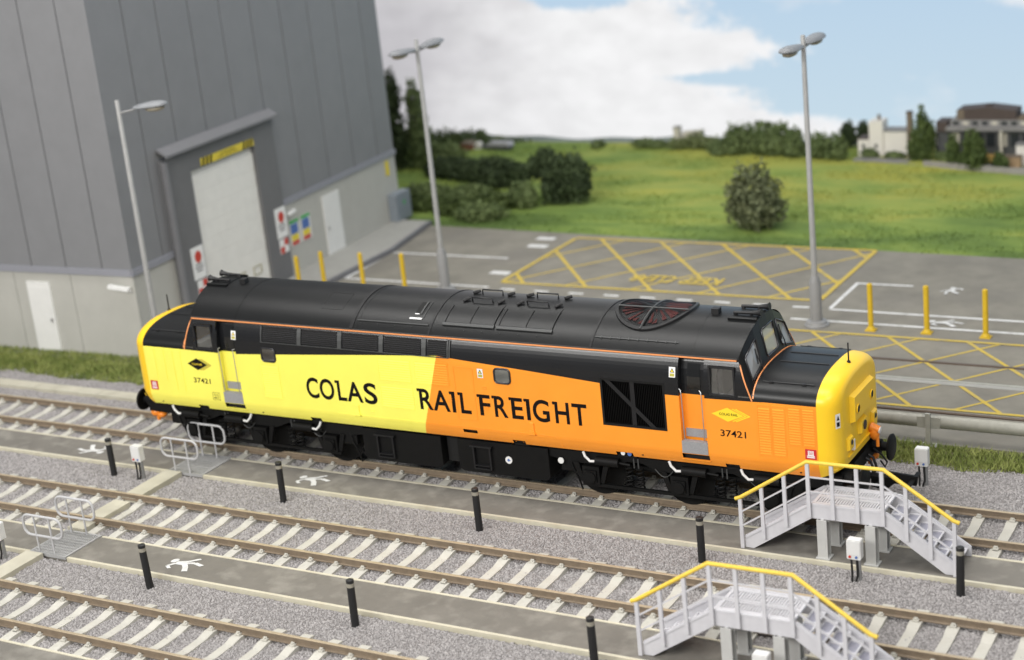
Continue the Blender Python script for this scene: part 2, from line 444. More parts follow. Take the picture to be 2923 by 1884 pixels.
M_earth = mat('grey_brown_earth', (.20,.185,.165), .9, .2, 2, .3, 20)
MB().box(-60, 45, -32, 18.7, -.9, -.32).build('ground', M_earth, kind='structure')

def strip(name, x0, x1, y0, y1, z1, z0, m, **k):
    return MB().box(x0, x1, y0, y1, z0, z1).build(name, m, **k)

# yard slab: from the guard rail back to the field; its far edge runs slightly askew
yb = MB().prism([(-40, 4.2), (30, 4.2), (30, 17.85), (-13.9, 19.95), (-40, 19.9)], 'z', -.5, G)
yard = yb.build('yard', M_yard, kind='structure')
def line(mb, a, b, w, z=G+.004, h=.0):
    a = Vector((*a, z)); b = Vector((*b, z)); d = (b-a).normalized(); s = Vector((-d.y, d.x, 0))*w/2
    mb.poly([a-s, b-s, b+s, a+s])
def mark(name, m, segs, w, z=G+.004):
    for a, b in segs:
        mb = MB(); line(mb, a, b, w, z); mb.build(name, m, yard, recalc=False)
def clip(p, d, x0, x1, y0, y1):
    """clip the line p + t d to a rectangle"""
    t0, t1 = -1e9, 1e9
    for o, v, lo, hi in ((p[0], d[0], x0, x1), (p[1], d[1], y0, y1)):
        a, b = (lo-o)/v, (hi-o)/v
        if a > b: a, b = b, a
        t0, t1 = max(t0, a), min(t1, b)
    return None if t1-t0 < .15 else ((p[0]+d[0]*t0, p[1]+d[1]*t0), (p[0]+d[0]*t1, p[1]+d[1]*t1))
def hatch_box(x0, x1, y0, y1, yref, xa, xbs, sa, sb, pitch, w):
    segA = []; segB = []
    for k in range(-6, 12):
        s = clip((xa+pitch*k, yref), (sa, -1), x0, x1, y0, y1)
        if s: segA.append(s)
        s = clip((xbs+pitch*k, yref), (-sb, -1), x0, x1, y0, y1)
        if s: segB.append(s)
    mark('yellow_line', M_ymark, segA, w, G+.012); mark('yellow_line', M_ymark, segB, w*.8, G+.008)
def frame_box(x0, x1, y0, y1, w, xr=None, xl=None):
    xr = xr or (x1, x1); xl = xl or (x0, x0)
    mark('yellow_line', M_ymark, [((xl[0], y0), (xr[0], y0)), ((xl[1], y1), (xr[1], y1))], w, G+.016)
    mark('yellow_line', M_ymark, [((xl[0], y0+w/2), (xl[1], y1-w/2)), ((xr[0], y0+w/2), (xr[1], y1-w/2))], w, G+.020)
hatch_box(-7.45, 3.15, 13.85, 19.05, 19.1, -6.5, -3.3, .82, .78, 2.24, .125)
frame_box(-7.45, 3.2, 13.8, 19.1, .15)
hatch_box(3.0, 16, 6.35, 11.1, 11.1, 3.93, 4.75, .87, .87, 2.13, .10)
frame_box(2.9, 16, 6.3, 11.12, .12)
tm = MB()
put_text(tm, 'KEEP', (-.35, 15.35, G+.024), (-1.35, 0, 0), (0, -.72, 0), .03)
put_text(tm, 'CLEAR', (-1.9, 15.35, G+.024), (-1.55, 0, 0), (0, -.72, 0), .03)
tm.build('keep_clear_lettering', M_ymark, yard, recalc=False)
# bays, dashes and walkway lines in white
mark('white_line', M_wmark, [((-13.55, 16.4), (-8.67, 16.4)), ((-13.25, 13.3), (-7.6, 13.25)), ((3.73, 13.12), (16, 12.95)), ((2.95, 12.1), (16, 12.0))], .13)
mark('white_line', M_wmark, [((3.73, 13.19), (3.72, 15.6))], .12); mark('white_line', M_wmark, [((3.66, 15.66), (5.4, 15.66))], .12)
mark('white_line', M_wmark, [((-14.1, 19.6), (-13.5, 16.5)), ((-13.42, 16.3), (-13.2, 13.4))], .16)
mark('white_dash', M_wmark, [((-7.1+1.215*k, 13.16), (-6.6+1.215*k, 13.15)) for k in range(9)], .14)
mark('white_dash', M_wmark, [((-1.2, 12.14), (.2, 12.12))], .13)
mark('white_bar', M_wmark, [((-8.75, 17.96), (-8.0, 17.96)), ((-8.4, 14.78), (-7.7, 14.78)), ((-8.9, 18.9), (-8.2, 18.9))], .34)
def walker(mb, o, r, u, z):
    """road-painted walking figure fitted to the box o + a*r + b*u (head at a=0)"""
    o, r, u = Vector((*o, z)), Vector((*r, 0)), Vector((*u, 0))
    P = lambda a, b: o+r*a+u*b
    def limb(pts, w):
        for i in range(len(pts)-1):
            a, b = Vector(pts[i]), Vector(pts[i+1]); d = (b-a).normalized(); s = Vector((-d.y, d.x))*w
            zz = Vector((0, 0, .0006*len(mb.f)))
            mb.poly([P(*(a-s))+zz, P(*(b-s))+zz, P(*(b+s))+zz, P(*(a+s))+zz])
    n = 14; mb.poly([P(.09+.095*math.cos(2*PI*i/n), .62+.15*math.sin(2*PI*i/n)) for i in range(n)])
    limb([(.21, .50), (.56, .52)], .115)
    limb([(.50, .57), (.70, .66), (.99, .56)], .068)
    limb([(.52, .46), (.66, .30), (.82, .03)], .075)
    limb([(.30, .58), (.48, .70), (.66, .98)], .05)
    limb([(.24, .44), (.15, .20), (.32, .06)], .05)
wm = MB(); walker(wm, (6.75, 12.2), (.95, 0), (.0, .6), G+.02); wm.build('painted_pedestrian', M_wmark, yard, recalc=False)
wm = MB(); walker(wm, (6.95, 15.7), (-.1, -.7), (-.6, 0), G+.02); wm.build('painted_pedestrian', M_wmark, yard, recalc=False)
# rails set flush in the concrete
for y, mm in ((9.4, M_pipe), (8.12, M_galv)):
    MB().box(-12, 26, y-.045, y+.045, G-.05, G+.03).build('inset_rail', mm, yard)
MB().box(-12, 26, 7.86, 8.06, G-.05, G+.026).build('repair_strip', M_pave, yard)

# pavement and kerb by the shed
MB().prism([(-13.35, 5.5), (-13.45, 16.4), (-14.15, 20.1), (-16.2, 20.1), (-15.2, 5.5)], 'z', -.4, -.06).build('pavement', M_pave, kind='structure')
MB().prism([(-13.2, 5.5), (-13.3, 16.4), (-14.0, 20.1), (-14.15, 20.1), (-13.452, 16.4), (-13.352, 5.5)], 'z', -.4, -.045).build('kerb', M_kerb, kind='structure')

# ballast ----------------------------------------------------------
M_stone = mat('granite_chippings', (.325,.309,.307), .8, .10, 30, 0, perobj=.24)
M_stonebase = mat('ballast_bed', (.205,.193,.19), .9, .4, 14, .6, 40)
def ballast(x0, x1, y0, y1, dens, seed, z=-.232):
    nx = int((x1-x0)/.25); ny = max(2, int((y1-y0)/.25)); rs = np.random.RandomState(seed)
    b = MB(); vs = []
    for j in range(ny+1):
        for i in range(nx+1):
            e = (j in (0, ny) or i in (0, nx))
            vs.append((x0+(x1-x0)*i/nx, y0+(y1-y0)*j/ny, z+(0 if e else rs.uniform(-.02, .02))))
    b.add(vs, [(j*(nx+1)+i, j*(nx+1)+i+1, (j+1)*(nx+1)+i+1, (j+1)*(nx+1)+i) for j in range(ny) for i in range(nx)])
    o = b.build('ballast', M_stonebase, kind='stuff', recalc=False)
    md = o.modifiers.new('stones', 'NODES'); md.node_group = STONE_GROUP
    for it in STONE_GROUP.interface.items_tree:
        if it.item_type == 'SOCKET' and it.in_out == 'INPUT' and it.name == 'Density': md[it.identifier] = dens
        if it.item_type == 'SOCKET' and it.in_out == 'INPUT' and it.name == 'Seed': md[it.identifier] = seed
    return o
def stone_group():
    src = bpy.data.collections.new('stone_shapes')
    for k in range(6):
        bm = bmesh.new(); bmesh.ops.create_icosphere(bm, subdivisions=1, radius=.5)
        rs = np.random.RandomState(k+3); ax = rs.uniform(.65, 1.2, 3)
        for v in bm.verts: v.co = Vector((v.co.x*ax[0], v.co.y*ax[1], v.co.z*ax[2]*.8))*float(rs.uniform(.78, 1.2))
        me = bpy.data.meshes.new('stone'); bm.to_mesh(me); bm.free(); me.materials.append(M_stone)
        src.objects.link(bpy.data.objects.new('stone_shape', me))
    g = bpy.data.node_groups.new('scatter_stones', 'GeometryNodeTree')
    I = g.interface
    I.new_socket('Geometry', in_out='INPUT', socket_type='NodeSocketGeometry')
    I.new_socket('Density', in_out='INPUT', socket_type='NodeSocketFloat'); I.new_socket('Seed', in_out='INPUT', socket_type='NodeSocketInt')
    I.new_socket('Geometry', in_out='OUTPUT', socket_type='NodeSocketGeometry')
    N = g.nodes.new; L = g.links.new
    gi, go = N('NodeGroupInput'), N('NodeGroupOutput')
    dp = N('GeometryNodeDistributePointsOnFaces'); L(gi.outputs[0], dp.inputs['Mesh']); L(gi.outputs[1], dp.inputs['Density']); L(gi.outputs[2], dp.inputs['Seed'])
    ci = N('GeometryNodeCollectionInfo'); ci.inputs['Collection'].default_value = src; ci.inputs['Separate Children'].default_value = True; ci.inputs['Reset Children'].default_value = True
    io = N('GeometryNodeInstanceOnPoints'); io.inputs['Pick Instance'].default_value = True
    rv = N('FunctionNodeRandomValue'); rv.data_type = 'FLOAT_VECTOR'
    rv.inputs[0].default_value = (0, 0, 0); rv.inputs[1].default_value = (6.28, 6.28, 6.28)
    rs = N('FunctionNodeRandomValue'); rs.data_type = 'FLOAT'; rs.inputs[2].default_value = .026; rs.inputs[3].default_value = .062
    L(dp.outputs['Points'], io.inputs['Points']); L(ci.outputs[0], io.inputs['Instance'])
    L(rv.outputs[0], io.inputs['Rotation']); L(rs.outputs[1], io.inputs['Scale'])
    j = N('GeometryNodeJoinGeometry'); L(gi.outputs[0], j.inputs[0]); L(io.outputs[0], j.inputs[0]); L(j.outputs[0], go.inputs[0])
    return g
STONE_GROUP = stone_group()
ballast(-24, 16, -1.08, 3.15, 850, 1)
ballast(-14.5, 15, -5.68, -2.25, 900, 2)
ballast(-11, 14, -10.15, -6.92, 900, 3)

# paths with cream edging ------------------------------------------
def make_path(y0, y1, x0, x1, gaps):
    o = None
    p = MB().box(x0, x1, y0, y1, -.5, -.165).build('path', M_path, kind='structure')
    xs = [x0]+[q for g in gaps for q in g]+[x1]
    for i in range(0, len(xs), 2):
        MB().box(xs[i], xs[i+1], y0-.035, y0+.035, -.45, -.150).build('path_edging', M_edge, p)
        MB().box(xs[i], xs[i+1], y1-.03, y1+.03, -.45, -.152).build('path_edging', M_edge, p)
    return p
path1 = make_path(-2.19, -1.12, -24, 16, [(-7.62, -6.58)])
path2 = make_path(-6.84, -5.74, -14.5, 15, [(-7.68, -6.55)])
path3 = make_path(-11.6, -10.2, -10, 13, [])
for p, y in ((path1, -2.02), (path2, -6.64)):
    wm = MB(); walker(wm, (-4.2, y+.05), (.85, 0), (.12, .62), -.158); wm.build('painted_pedestrian', M_wmark, p, recalc=False)
wm = MB(); walker(wm, (-10.2, -1.35), (-.85, 0), (-.1, -.6), -.158); wm.build('painted_pedestrian', M_wmark, path1, recalc=False)

# tracks -----------------------------------------------------------
def sleeper_mesh():
    y = [-1.1, -.95, -.5, -.25, .25, .5, .95, 1.1]; zt = [-.185, -.168, -.150, -.196, -.196, -.150, -.168, -.185]
    b = MB(); vs = []
    for i in range(8):
        w = .125 if abs(y[i]) > .4 else .115
        vs += [(-w, y[i], -.33), (w, y[i], -.33), (w-.014, y[i], zt[i]), (-w+.014, y[i], zt[i])]
    fs = [(0, 1, 2, 3), (31, 30, 29, 28)]
    for i in range(7):
        a = 4*i
        for j in range(4): fs.append((a+j, a+4+j, a+4+(j+1) % 4, a+(j+1) % 4))
    b.add(vs, fs); return b.mesh('sleeper', M_sleeper)
def chair_mesh():
    b = MB(); b.box(-.05, .05, -.13, .13, -.17, -.1475)
    for s in (-1, 1):
        b.box(-.055, .055, s*.085-.045, s*.085+.045, -.16, -.118)
        b.box(-.018, .018, s*.085-.03, s*.085+.03, -.118, -.088)
        b.tube([(-.04, s*.1, -.12), (-.03, s*.075, -.085), (.03, s*.075, -.085), (.04, s*.1, -.12)], .012, 5)
    return b.mesh('rail_clip', M_sleeper)
SLEEPER, CHAIR = sleeper_mesh(), chair_mesh()
RAILP = [(-.066, -.146), (.066, -.146), (.062, -.128), (.018, -.112), (.018, -.042), (.036, -.034), (.036, -.008), (.028, 0), (-.028, 0), (-.036, -.008), (-.036, -.034), (-.018, -.042), (-.018, -.112), (-.062, -.128)]
def track(yc, x0, x1, xs0, label):
    t = thing('railway_track', label, 'railway track', (0, yc, -.33))
    for s in (-1, 1):
        b = MB(); b.prism([(yc+s*.665+p, q) for p, q in RAILP], 'x', x0, x1)
        # worn running surface on top of the head
        o = b.build('rail', [M_rail, M_railtop], t, smooth=None)
        for pl in o.data.polygons:
            if pl.normal.z > .5 and pl.center.z+(-.33) > -.02: pl.material_index = 1
    k = math.ceil((x0-xs0)/.652)
    while xs0+k*.652 < x1-.1:
        x = xs0+k*.652; k += 1
        so = inst('sleeper', SLEEPER, (x+random.uniform(-.012, .012), yc, 0), t, random.uniform(-.012, .012))
        for s in (-1, 1):
            ch = bpy.data.objects.new('rail_clip', CHAIR); COL.objects.link(ch); ch.parent = so; ch.location = (0, s*.665, 0)
    return t
track(0, -24, 16, -3.14, 'straight track the orange and yellow locomotive stands on')
track(-4.56, -14.5, 15, -2.43, 'empty middle track between the two dark grey walkways')
track(-9.05, -11, 14, -2.5, 'empty track nearest the viewer, crossing the bottom left corner')

# beige cable troughs ----------------------------------------------
tr = thing('cable_trough', 'beige concrete cable trough running beside the far track left of the locomotive', 'cable trough', (-14, 1.85, -.3))
for k in range(24):
    x = -24+.8*k
    MB().box(x+.006, x+.794, 1.64, 2.06, -.3, -.13+random.uniform(-.004, .004)).build('trough_lid', M_conc, tr)
for y0, y1, lab in ((-3.92, -2.26, 'short beige slab between the first walkway and the middle track'), (-5.0, -4.1, 'short beige slab lying between the rails of the middle track'), (-5.66, -5.16, 'short beige slab against the second grating panel'), (-8.4, -6.92, 'beige slab between the second walkway and the nearest track'), (-1.08, -.72, 'short beige slab under the locomotive by the first grating panel')):
    b = MB().box(-7.68, -7.2, y0, y1, -.3, -.105); o = b.build('cable_trough', M_conc); tag(o, lab, 'cable trough', 'beige slabs crossing under the tracks')

# ------------------------------------------------------------------ shed
CX, CY, TS, TF = -14.499, 4.783, -.07439, -.04284
DS = (math.sin(TS), math.cos(TS)); NS = (math.cos(TS), -math.sin(TS))
DF = (-math.cos(TF), math.sin(TF)); NF = (-math.sin(TF), -math.cos(TF))
def side(p): s, o, z = p; return (CX+DS[0]*s+NS[0]*o, CY+DS[1]*s+NS[1]*o, z)     # along the gable wall, outward, up
def front(p): t, o, z = p; return (CX+DF[0]*t+NF[0]*o, CY+DF[1]*t+NF[1]*o, z)
shed = thing('industrial_shed', 'tall grey clad industrial shed with pale lower walls and white roller door', 'shed', (CX, CY, G))
HT = 12.6
def sbox(s0, s1, o0, o1, z0, z1, m=0, xf=side): return MB(xf).box(s0, s1, o0, o1, z0, z1, m)
# core walls behind the cladding
cb = MB(); A = front((10.5, -.06, 0)); B = side((15.9, -.06, 0)); K = (A[0]+B[0]-CX, A[1]+B[1]-CY, 0)
c0 = (CX-.07, CY+.07)
cb.prism([c0, (B[0], B[1]), (K[0], K[1]), (A[0], A[1])], 'z', G-.2, HT-.05)
cb.build('wall_core', M_gutter, shed)
MB().prism([(CX+.15, CY-.15), (B[0]+.15, B[1]+.1), (K[0]-.2, K[1]+.2), (A[0]-.2, A[1]-.15)], 'z', HT-.05, HT+.15).build('roof', M_surr, shed)
SE = [0, 1.55, 3.1, 4.68, 6.28, 7.92, 9.6, 11.3, 13.0, 14.7, 15.9]
for a, b in zip(SE[:-1], SE[1:]):
    z0 = 2.5
    if a >= 3.0 and b <= 7.95: z0 = 5.3
    sbox(a+(.0 if a == 0 else .022), b-.022, -.055, .0, z0, HT).build('wall_panel', M_upper, shed)
FE = [0, 1.1, 2.49, 3.86, 5.23, 6.6, 7.97, 9.34, 10.5]
for a, b in zip(FE[:-1], FE[1:]):
    sbox(a+(.0 if a == 0 else .018), b-.018, -.055, .0, 2.5, HT, xf=front).build('wall_panel', M_upper, shed)
SL = [0, 2.05, 8.06, 10.2, 12.4, 14.3, 15.9]
for a, b in zip(SL[:-1], SL[1:]):
    if a == 2.05: continue
    sbox(a+.0, b-.008, -.055, -.012, G, 2.34).build('lower_wall_panel', M_lower, shed)
FL = [0, 2.43, 4.69, 6.95, 9.2, 10.5]
for a, b in zip(FL[:-1], FL[1:]):
    sbox(a, b-.02, -.055, -.012, G, 2.34, xf=front).build('lower_wall_panel', M_lower, shed)
sbox(-.03, 2.02, -.05, .05, 2.33, 2.52).build('flashing', M_band, shed)
sbox(8.1, 15.92, -.05, .05, 2.33, 2.52).build('flashing', M_band, shed)
sbox(0, 10.5, -.05, .055, 2.33, 2.52, xf=front).build('flashing', M_band, shed)
# door surround, canopy and shutter
sbox(2.05, 3.38, -.05, .12, G, 5.30).build('door_surround', M_surr, shed)
sbox(6.88, 8.06, -.05, .12, G, 5.30).build('door_surround', M_surr, shed)
sbox(3.384, 6.876, -.05, .117, 4.66, 5.30).build('door_surround', M_surr, shed)
sbox(2.0, 2.14, .122, .26, G, 5.24).build('door_surround', M_canopy, shed)
def canopy():
    b = MB(); pr = [(.0, 5.66), (.06, 5.66), (.36, 5.46), (.36, 5.38), (.33, 5.38), (.32, 5.43), (0, 5.60)]
    n = len(pr); vs = [side((2.0, o, z)) for o, z in pr]+[side((8.12, o, z)) for o, z in pr]
    b.add(vs, [tuple(range(n)), tuple(range(2*n-1, n-1, -1))]+[(i, (i+1) % n, n+(i+1) % n, n+i) for i in range(n)])
    b.build('canopy', M_canopy, shed)
canopy()
sh = sbox(3.39, 6.87, -.045, -.028, G, 4.655).build('roller_shutter', M_roller, shed)
for k in range(9):
    z0 = G+.02+k*.515
    sbox(3.40, 6.86, -.027, .012, z0, z0+.510).build('shutter_slat', M_roller, sh)
for s in (5.02, 5.95):
    b = sbox(s, s+.46, .013, .045, .68, .70); 
    b2 = MB(side); b2.box(s, s+.03, .013, .045, .55, .85); b2.box(s+.43, s+.46, .013, .045, .55, .85); b2.box(s+.031, s+.429, .013, .045, .55, .58); b2.box(s+.031, s+.429, .013, .045, .82, .85)
    b2.build('shutter_vent', mat('vent_olive%d' % int(s), (.42,.40,.30), .6), sh)
# personnel doors
d = sbox(10.56, 11.66, -.011, .03, G, 2.02).build('door', M_door, shed); sbox(10.68, 10.74, .03, .08, .82, .94).build('handle', M_silver, d)
d = sbox(3.28, 4.2, -.011, .035, G, 2.03, xf=front).build('door', M_door, shed); sbox(3.36, 3.43, .035, .09, .78, .9, xf=front).build('handle', M_silver, d)
sbox(3.34, 4.14, .036, .045, -.12, 1.86, xf=front).build('door_panel', M_door, d)
# wall lights
wl = thing('wall_light', 'white angled wall lamp on the near corner of the shed', 'wall light', front((.3, 0, 1.9)))
b = MB(); b.obox(front((.12, .1, 1.95)), front((.78, .22, 2.06)), .16, .10); b.build('lamp_housing', M_white, wl)
b = MB(); b.obox(front((.14, .0, 1.86)), front((.30, .12, 1.96)), .07, .07); b.build('bracket', M_white, wl)
wl = thing('wall_light', 'small white wall lamp above the coloured notices', 'wall light', side((8.4, 0, 2.1)))
b = MB(); b.obox(side((8.22, .14, 2.02)), side((8.62, .14, 2.08)), .12, .08); b.build('lamp_housing', M_white, wl)
b = MB(); b.obox(side((8.4, -.01, 2.0)), side((8.4, .10, 2.04)), .06, .06); b.build('bracket', M_white, wl)
# signs on the gable wall
def sign_board(name, label, s0, s1, z0, z1, m, o=.122, cat='sign', group=None, t=.015):
    th = thing(name, label, cat, side(((s0+s1)/2, o, z0)), group)
    sbox(s0, s1, o, o+t, z0, z1).build('board', m, th)
    return th, o+t+.002
def rect(th, nm, m, s0, s1, z0, z1, o):
    sbox(s0, s1, o, o+.002, z0, z1).build(nm, m, th)
th, o = sign_board('hazard_sign', 'yellow and black striped height warning board over the roller door', 3.93, 6.84, 4.70, 4.94, M_pyel)
for k in range(3):
    for sgn in (0, 1):
        a = 3.96+k*.20 if sgn == 0 else 6.20+k*.20
        b = MB(side); pts = [(a, 4.702), (a+.11, 4.702), (a+.20, 4.938), (a+.09, 4.938)]
        b.add([(s, o, z) for s, z in pts]+[(s, o+.002, z) for s, z in pts], [(0, 1, 2, 3), (7, 6, 5, 4), (0, 4, 5, 1), (1, 5, 6, 2), (2, 6, 7, 3), (3, 7, 4, 0)]); b.build('stripe', M_letter, th)
b = MB()
for z, w in ((4.84, .62), (4.75, .8)):
    put_text(b, 'WARNING' if z > 4.8 else 'LOW HEADROOM', side((5.38-w/2*1.3, o+.003, z)), Vector(side((w*1.3, 0, 0)))-Vector(side((0, 0, 0))), (0, 0, .06))
b.build('lettering', M_letter, th, recalc=False)
def stop_sign(s0, label):
    th, o = sign_board('stop_notice', label, s0, s0+.63, 1.37, 2.38, M_white, group='white notices with red discs beside the roller door')
    b = MB(side); n = 20; c = (s0+.33, 2.06)
    b.add([(c[0]+.17*math.cos(2*PI*i/n), o, c[1]+.19*math.sin(2*PI*i/n)) for i in range(n)]+[(c[0]+.17*math.cos(2*PI*i/n), o+.003, c[1]+.19*math.sin(2*PI*i/n)) for i in range(n)],
          [tuple(range(n)), tuple(range(2*n-1, n-1, -1))]+[(i, (i+1) % n, n+(i+1) % n, n+i) for i in range(n)])
    b.build('red_disc', M_pred, th)
    for z, w in ((1.80, .34), (1.70, .42), (1.60, .3)): rect(th, 'print_line', M_kerb, s0+.32-w/2, s0+.32+w/2, z, z+.045, o)
    return th
stop_sign(2.70, 'white notice with red disc left of the roller door'); stop_sign(7.43, 'white notice with red disc right of the roller door')
def checker(s0, label):
    th, o = sign_board('limited_clearance_sign', label, s0, s0+.5, .84, 1.32, M_white, group='red and white chequered plates beside the roller door')
    rect(th, 'red_square', M_pred, s0+.27, s0+.49, 1.09, 1.31, o); rect(th, 'red_square', M_pred, s0+.01, s0+.25, .85, 1.07, o)
checker(2.80, 'red and white chequered plate left of the roller door'); checker(7.48, 'red and white chequered plate right of the roller door')
for s0, lab in ((8.33, 'coloured safety notice nearer the roller door'), (9.05, 'coloured safety notice nearer the white side door')):
    th, o = sign_board('safety_notice', lab, s0, s0+.6, .86, 1.75, M_white, o=.0, group='coloured safety notices on the pale wall')
    rect(th, 'green_panel', M_green, s0+.01, s0+.59, 1.62, 1.74, o); rect(th, 'blue_panel', M_blue, s0+.06, s0+.52, 1.25, 1.60, o)
    rect(th, 'yellow_panel', M_pyel, s0+.06, s0+.52, 1.03, 1.235, o); rect(th, 'red_panel', M_pred, s0+.06, s0+.52, .88, 1.015, o)
th, o = sign_board('yellow_sign', 'small upright yellow sign high at the far end of the pale wall', 15.12, 15.36, 1.66, 2.2, M_pyel, o=.0)
th = thing('electric_cabinet', 'blue grey electrical cabinet fixed at the far corner of the shed', 'cabinet', side((15.6, .2, -.1)))
sbox(15.0, 16.1, -.005, .34, -.1, .95).build('cabinet_body', M_cabinet, th); sbox(15.04, 15.98, .341, .362, -.05, .90).build('cabinet_door', M_cabinet, th)
sbox(15.5, 15.62, .363, .37, .5, .66).build('warning_label', M_green, th)

# ------------------------------------------------------------------ street lamps
def lamp(loc, heads, label, H=8.02, single=False):
    x, y = loc
    t = thing('street_lamp', label, 'street lamp', (x, y, G), 'grey street lamps round the yard')
    MB().lathe((x, y, G), [(.34, 0), (.34, .05), (.30, .07), (.28, .14), (.2, .16)], 20).build('base_plate', M_lampgrey, t, smooth=40)
    MB().lathe((x, y, G), [(.165, .12), (.165, 1.25), (.10, 1.42)], 18).build('base_sleeve', M_lampgrey, t, smooth=40)
    MB().lathe((x, y, G), [(.085, 1.3), (.062, H-.02), (.05, H)], 14).build('pole', M_pole, t, smooth=40)
    for (dx, dy), z, L in heads:
        d = Vector((dx, dy, 0)).normalized(); s = Vector((-d.y, d.x, 0))
        P = lambda a, b, c: (x+d.x*a+s.x*b, y+d.y*a+s.y*b, z+c)
        MB().tube([P(0, 0, -.06), P(.22 if single else .14, 0, -.03), P(.45, 0, 0)], .03, 8).build('arm', M_lampgrey, t, smooth=40)
        a0 = .40 if single else .16
        PT = lambda p: P(*p)
        h = MB(PT); secs = [(0, .05, .04), (.08, .10, .07), (.22, .14, .09), (.55, .19, .12), (.8, .18, .11), (.95, .12, .075), (1.0, .03, .02)]
        n = 12; vs = []; fs = []
        for a, w, hh in secs:
            for j in range(n):
                q = 2*PI*j/n; vs.append((a0+a*L, w*math.cos(q)*1.25, .03+.04*a+(hh if math.sin(q) > 0 else hh*.45)*math.sin(q)*1.1))
        for i in range(len(secs)-1):
            for j in range(n): fs.append((i*n+j, i*n+(j+1) % n, (i+1)*n+(j+1) % n, (i+1)*n+j))
        fs += [tuple(range(n)), tuple(range((len(secs)-1)*n, len(secs)*n))]
        h.add(vs, fs); hd = h.build('lamp_head', M_lamphead, t, smooth=50)
        lb = MB(PT); lb.ell((a0+.62*L, 0, -.02), (.30*L, .17, .09), 12, 6); lb.build('lens', M_lens, hd, smooth=60)
    return t
lamp((3.87, 11.67), [((-.02, -1), 7.52, 1.25), ((0, 1), 7.52, 1.25)], 'twin headed street lamp standing right of the yellow hatched box')
lamp((-8.8, 12.58), [((-.02, -1), 7.5, 1.25), ((0, 1), 7.5, 1.25)], 'twin headed street lamp near the white bay lines by the shed')
lamp((-12.69, 3.5), [((.86, .5), 7.5, .95)], 'single headed street lamp close against the near corner of the shed', 8.0, True)

# ------------------------------------------------------------------ bollards
def ybollard():
    t = thing('yellow_bollard', '', 'bollard', (0, 0, 0), 'yellow bollards')
    MB().lathe((0, 0, 0), [(.075, .10), (.075, 1.27), (.07, 1.31), (.045, 1.33)], 14).build('post', M_yel, t, smooth=40)
    b = MB(); b.prism([(-.14, -.12), (.14, -.12), (.14, .12), (-.14, .12)], 'z', 0, .035)
    b.lathe((0, 0, 0), [(.12, .036), (.11, .07), (.078, .12)], 12); b.build('base_flange', M_yel, t)
    return t
yb0 = ybollard()
spots = [(5.45, 11.55, 'right group, nearest the tall lamp'), (6.96, 11.62, 'right group, beside the painted walking figure'), (8.53, 11.58, 'right group, nearest the right edge of the picture'),
         (-13.55, 11.25, 'left group, nearest the roller door'), (-13.04, 11.9, 'left group, in front of the white side door'), (-11.55, 12.0, 'left group, third from the roller door'), (-10.05, 12.15, 'left group, farthest from the shed')]
for i, (x, y, w) in enumerate(spots):
    o = yb0 if i == 0 else copy_tree(yb0)
    o.location = (x, y, G); o['label'] = 'yellow bollard on the yard, '+w
def bbollard():
    t = thing('black_bollard', '', 'bollard', (0, 0, 0), 'black marker posts along the walkways')
    MB().lathe((0, 0, 0), [(.078, -.1), (.075, .80)], 14).build('post', M_post, t, smooth=40)
    MB().lathe((0, 0, 0), [(.074, .802), (.074, .882)], 14).build('pale_band', M_pband, t, smooth=40)
    MB().lathe((0, 0, 0), [(.076, .884), (.076, .945), (.06, .955)], 14).build('cap', M_post, t, smooth=40)
    return t
bb0 = bbollard()
spots = [(-8.96, -2.72, 'black post with pale band behind the left white box, far walkway'), (-3.73, -2.80, 'black post with pale band beside the painted figure on the far walkway'), (1.5, -2.82, 'black post with pale band below the middle of the locomotive'),
         (6.63, -2.82, 'black post with pale band just left of the far stepover stairs'), (11.69, -2.66, 'black post at the right foot of the far stepover stairs'), (-3.82, -7.29, 'black post with pale band beside the painted figure on the near walkway'),
         (1.37, -7.31, 'black post with pale band at the middle of the near walkway'), (6.45, -7.2, 'black post left of the near stepover stairs, cut by the bottom edge')]
for i, (x, y, lab) in enumerate(spots):
    o = bb0 if i == 0 else copy_tree(bb0)
    o.location = (x, y, G+.0); o['label'] = lab
    o.rotation_euler = (random.uniform(-.015, .015), random.uniform(-.02, .02), random.random())

# ------------------------------------------------------------------ hoop barriers and gratings
def hoop():
    t = thing('hoop_barrier', '', 'barrier', (0, 0, 0), 'galvanised hoop barriers at the gratings')
    pts = []; r = .17; x0, x1, z0, z1 = -.565, .565, .44, .91
    for cx, cz, a0 in ((x1-r, z1-r, 0), (x0+r, z1-r, 90), (x0+r, z0+r, 180), (x1-r, z0+r, 270)):
        for k in range(6):
            a = math.radians(a0+18*k); pts.append((cx+r*math.cos(a), 0, cz+r*math.sin(a)))
    MB().tube(pts, .030, 8, True).build('hoop_rail', M_hoop, t, smooth=50)
    for x in (-.23, .22):
        MB().cyl((x, .0, -.05), (x, .0, .91), .023, n=8).build('upright', M_hoop, t, smooth=50)
    return t
h0 = hoop()
for i, (x, y, lab) in enumerate([(-7.18, -1.2, 'galvanised hoop barrier against the locomotive, far side of the first grating'), (-7.2, -2.2, 'galvanised hoop barrier on the near side of the first grating'), (-7.18, -5.8, 'galvanised hoop barrier on the far side of the second grating'), (-7.18, -6.8, 'galvanised hoop barrier on the near side of the second grating')]):
    o = h0 if i == 0 else copy_tree(h0)
    o.location = (x, y, G); o['label'] = lab
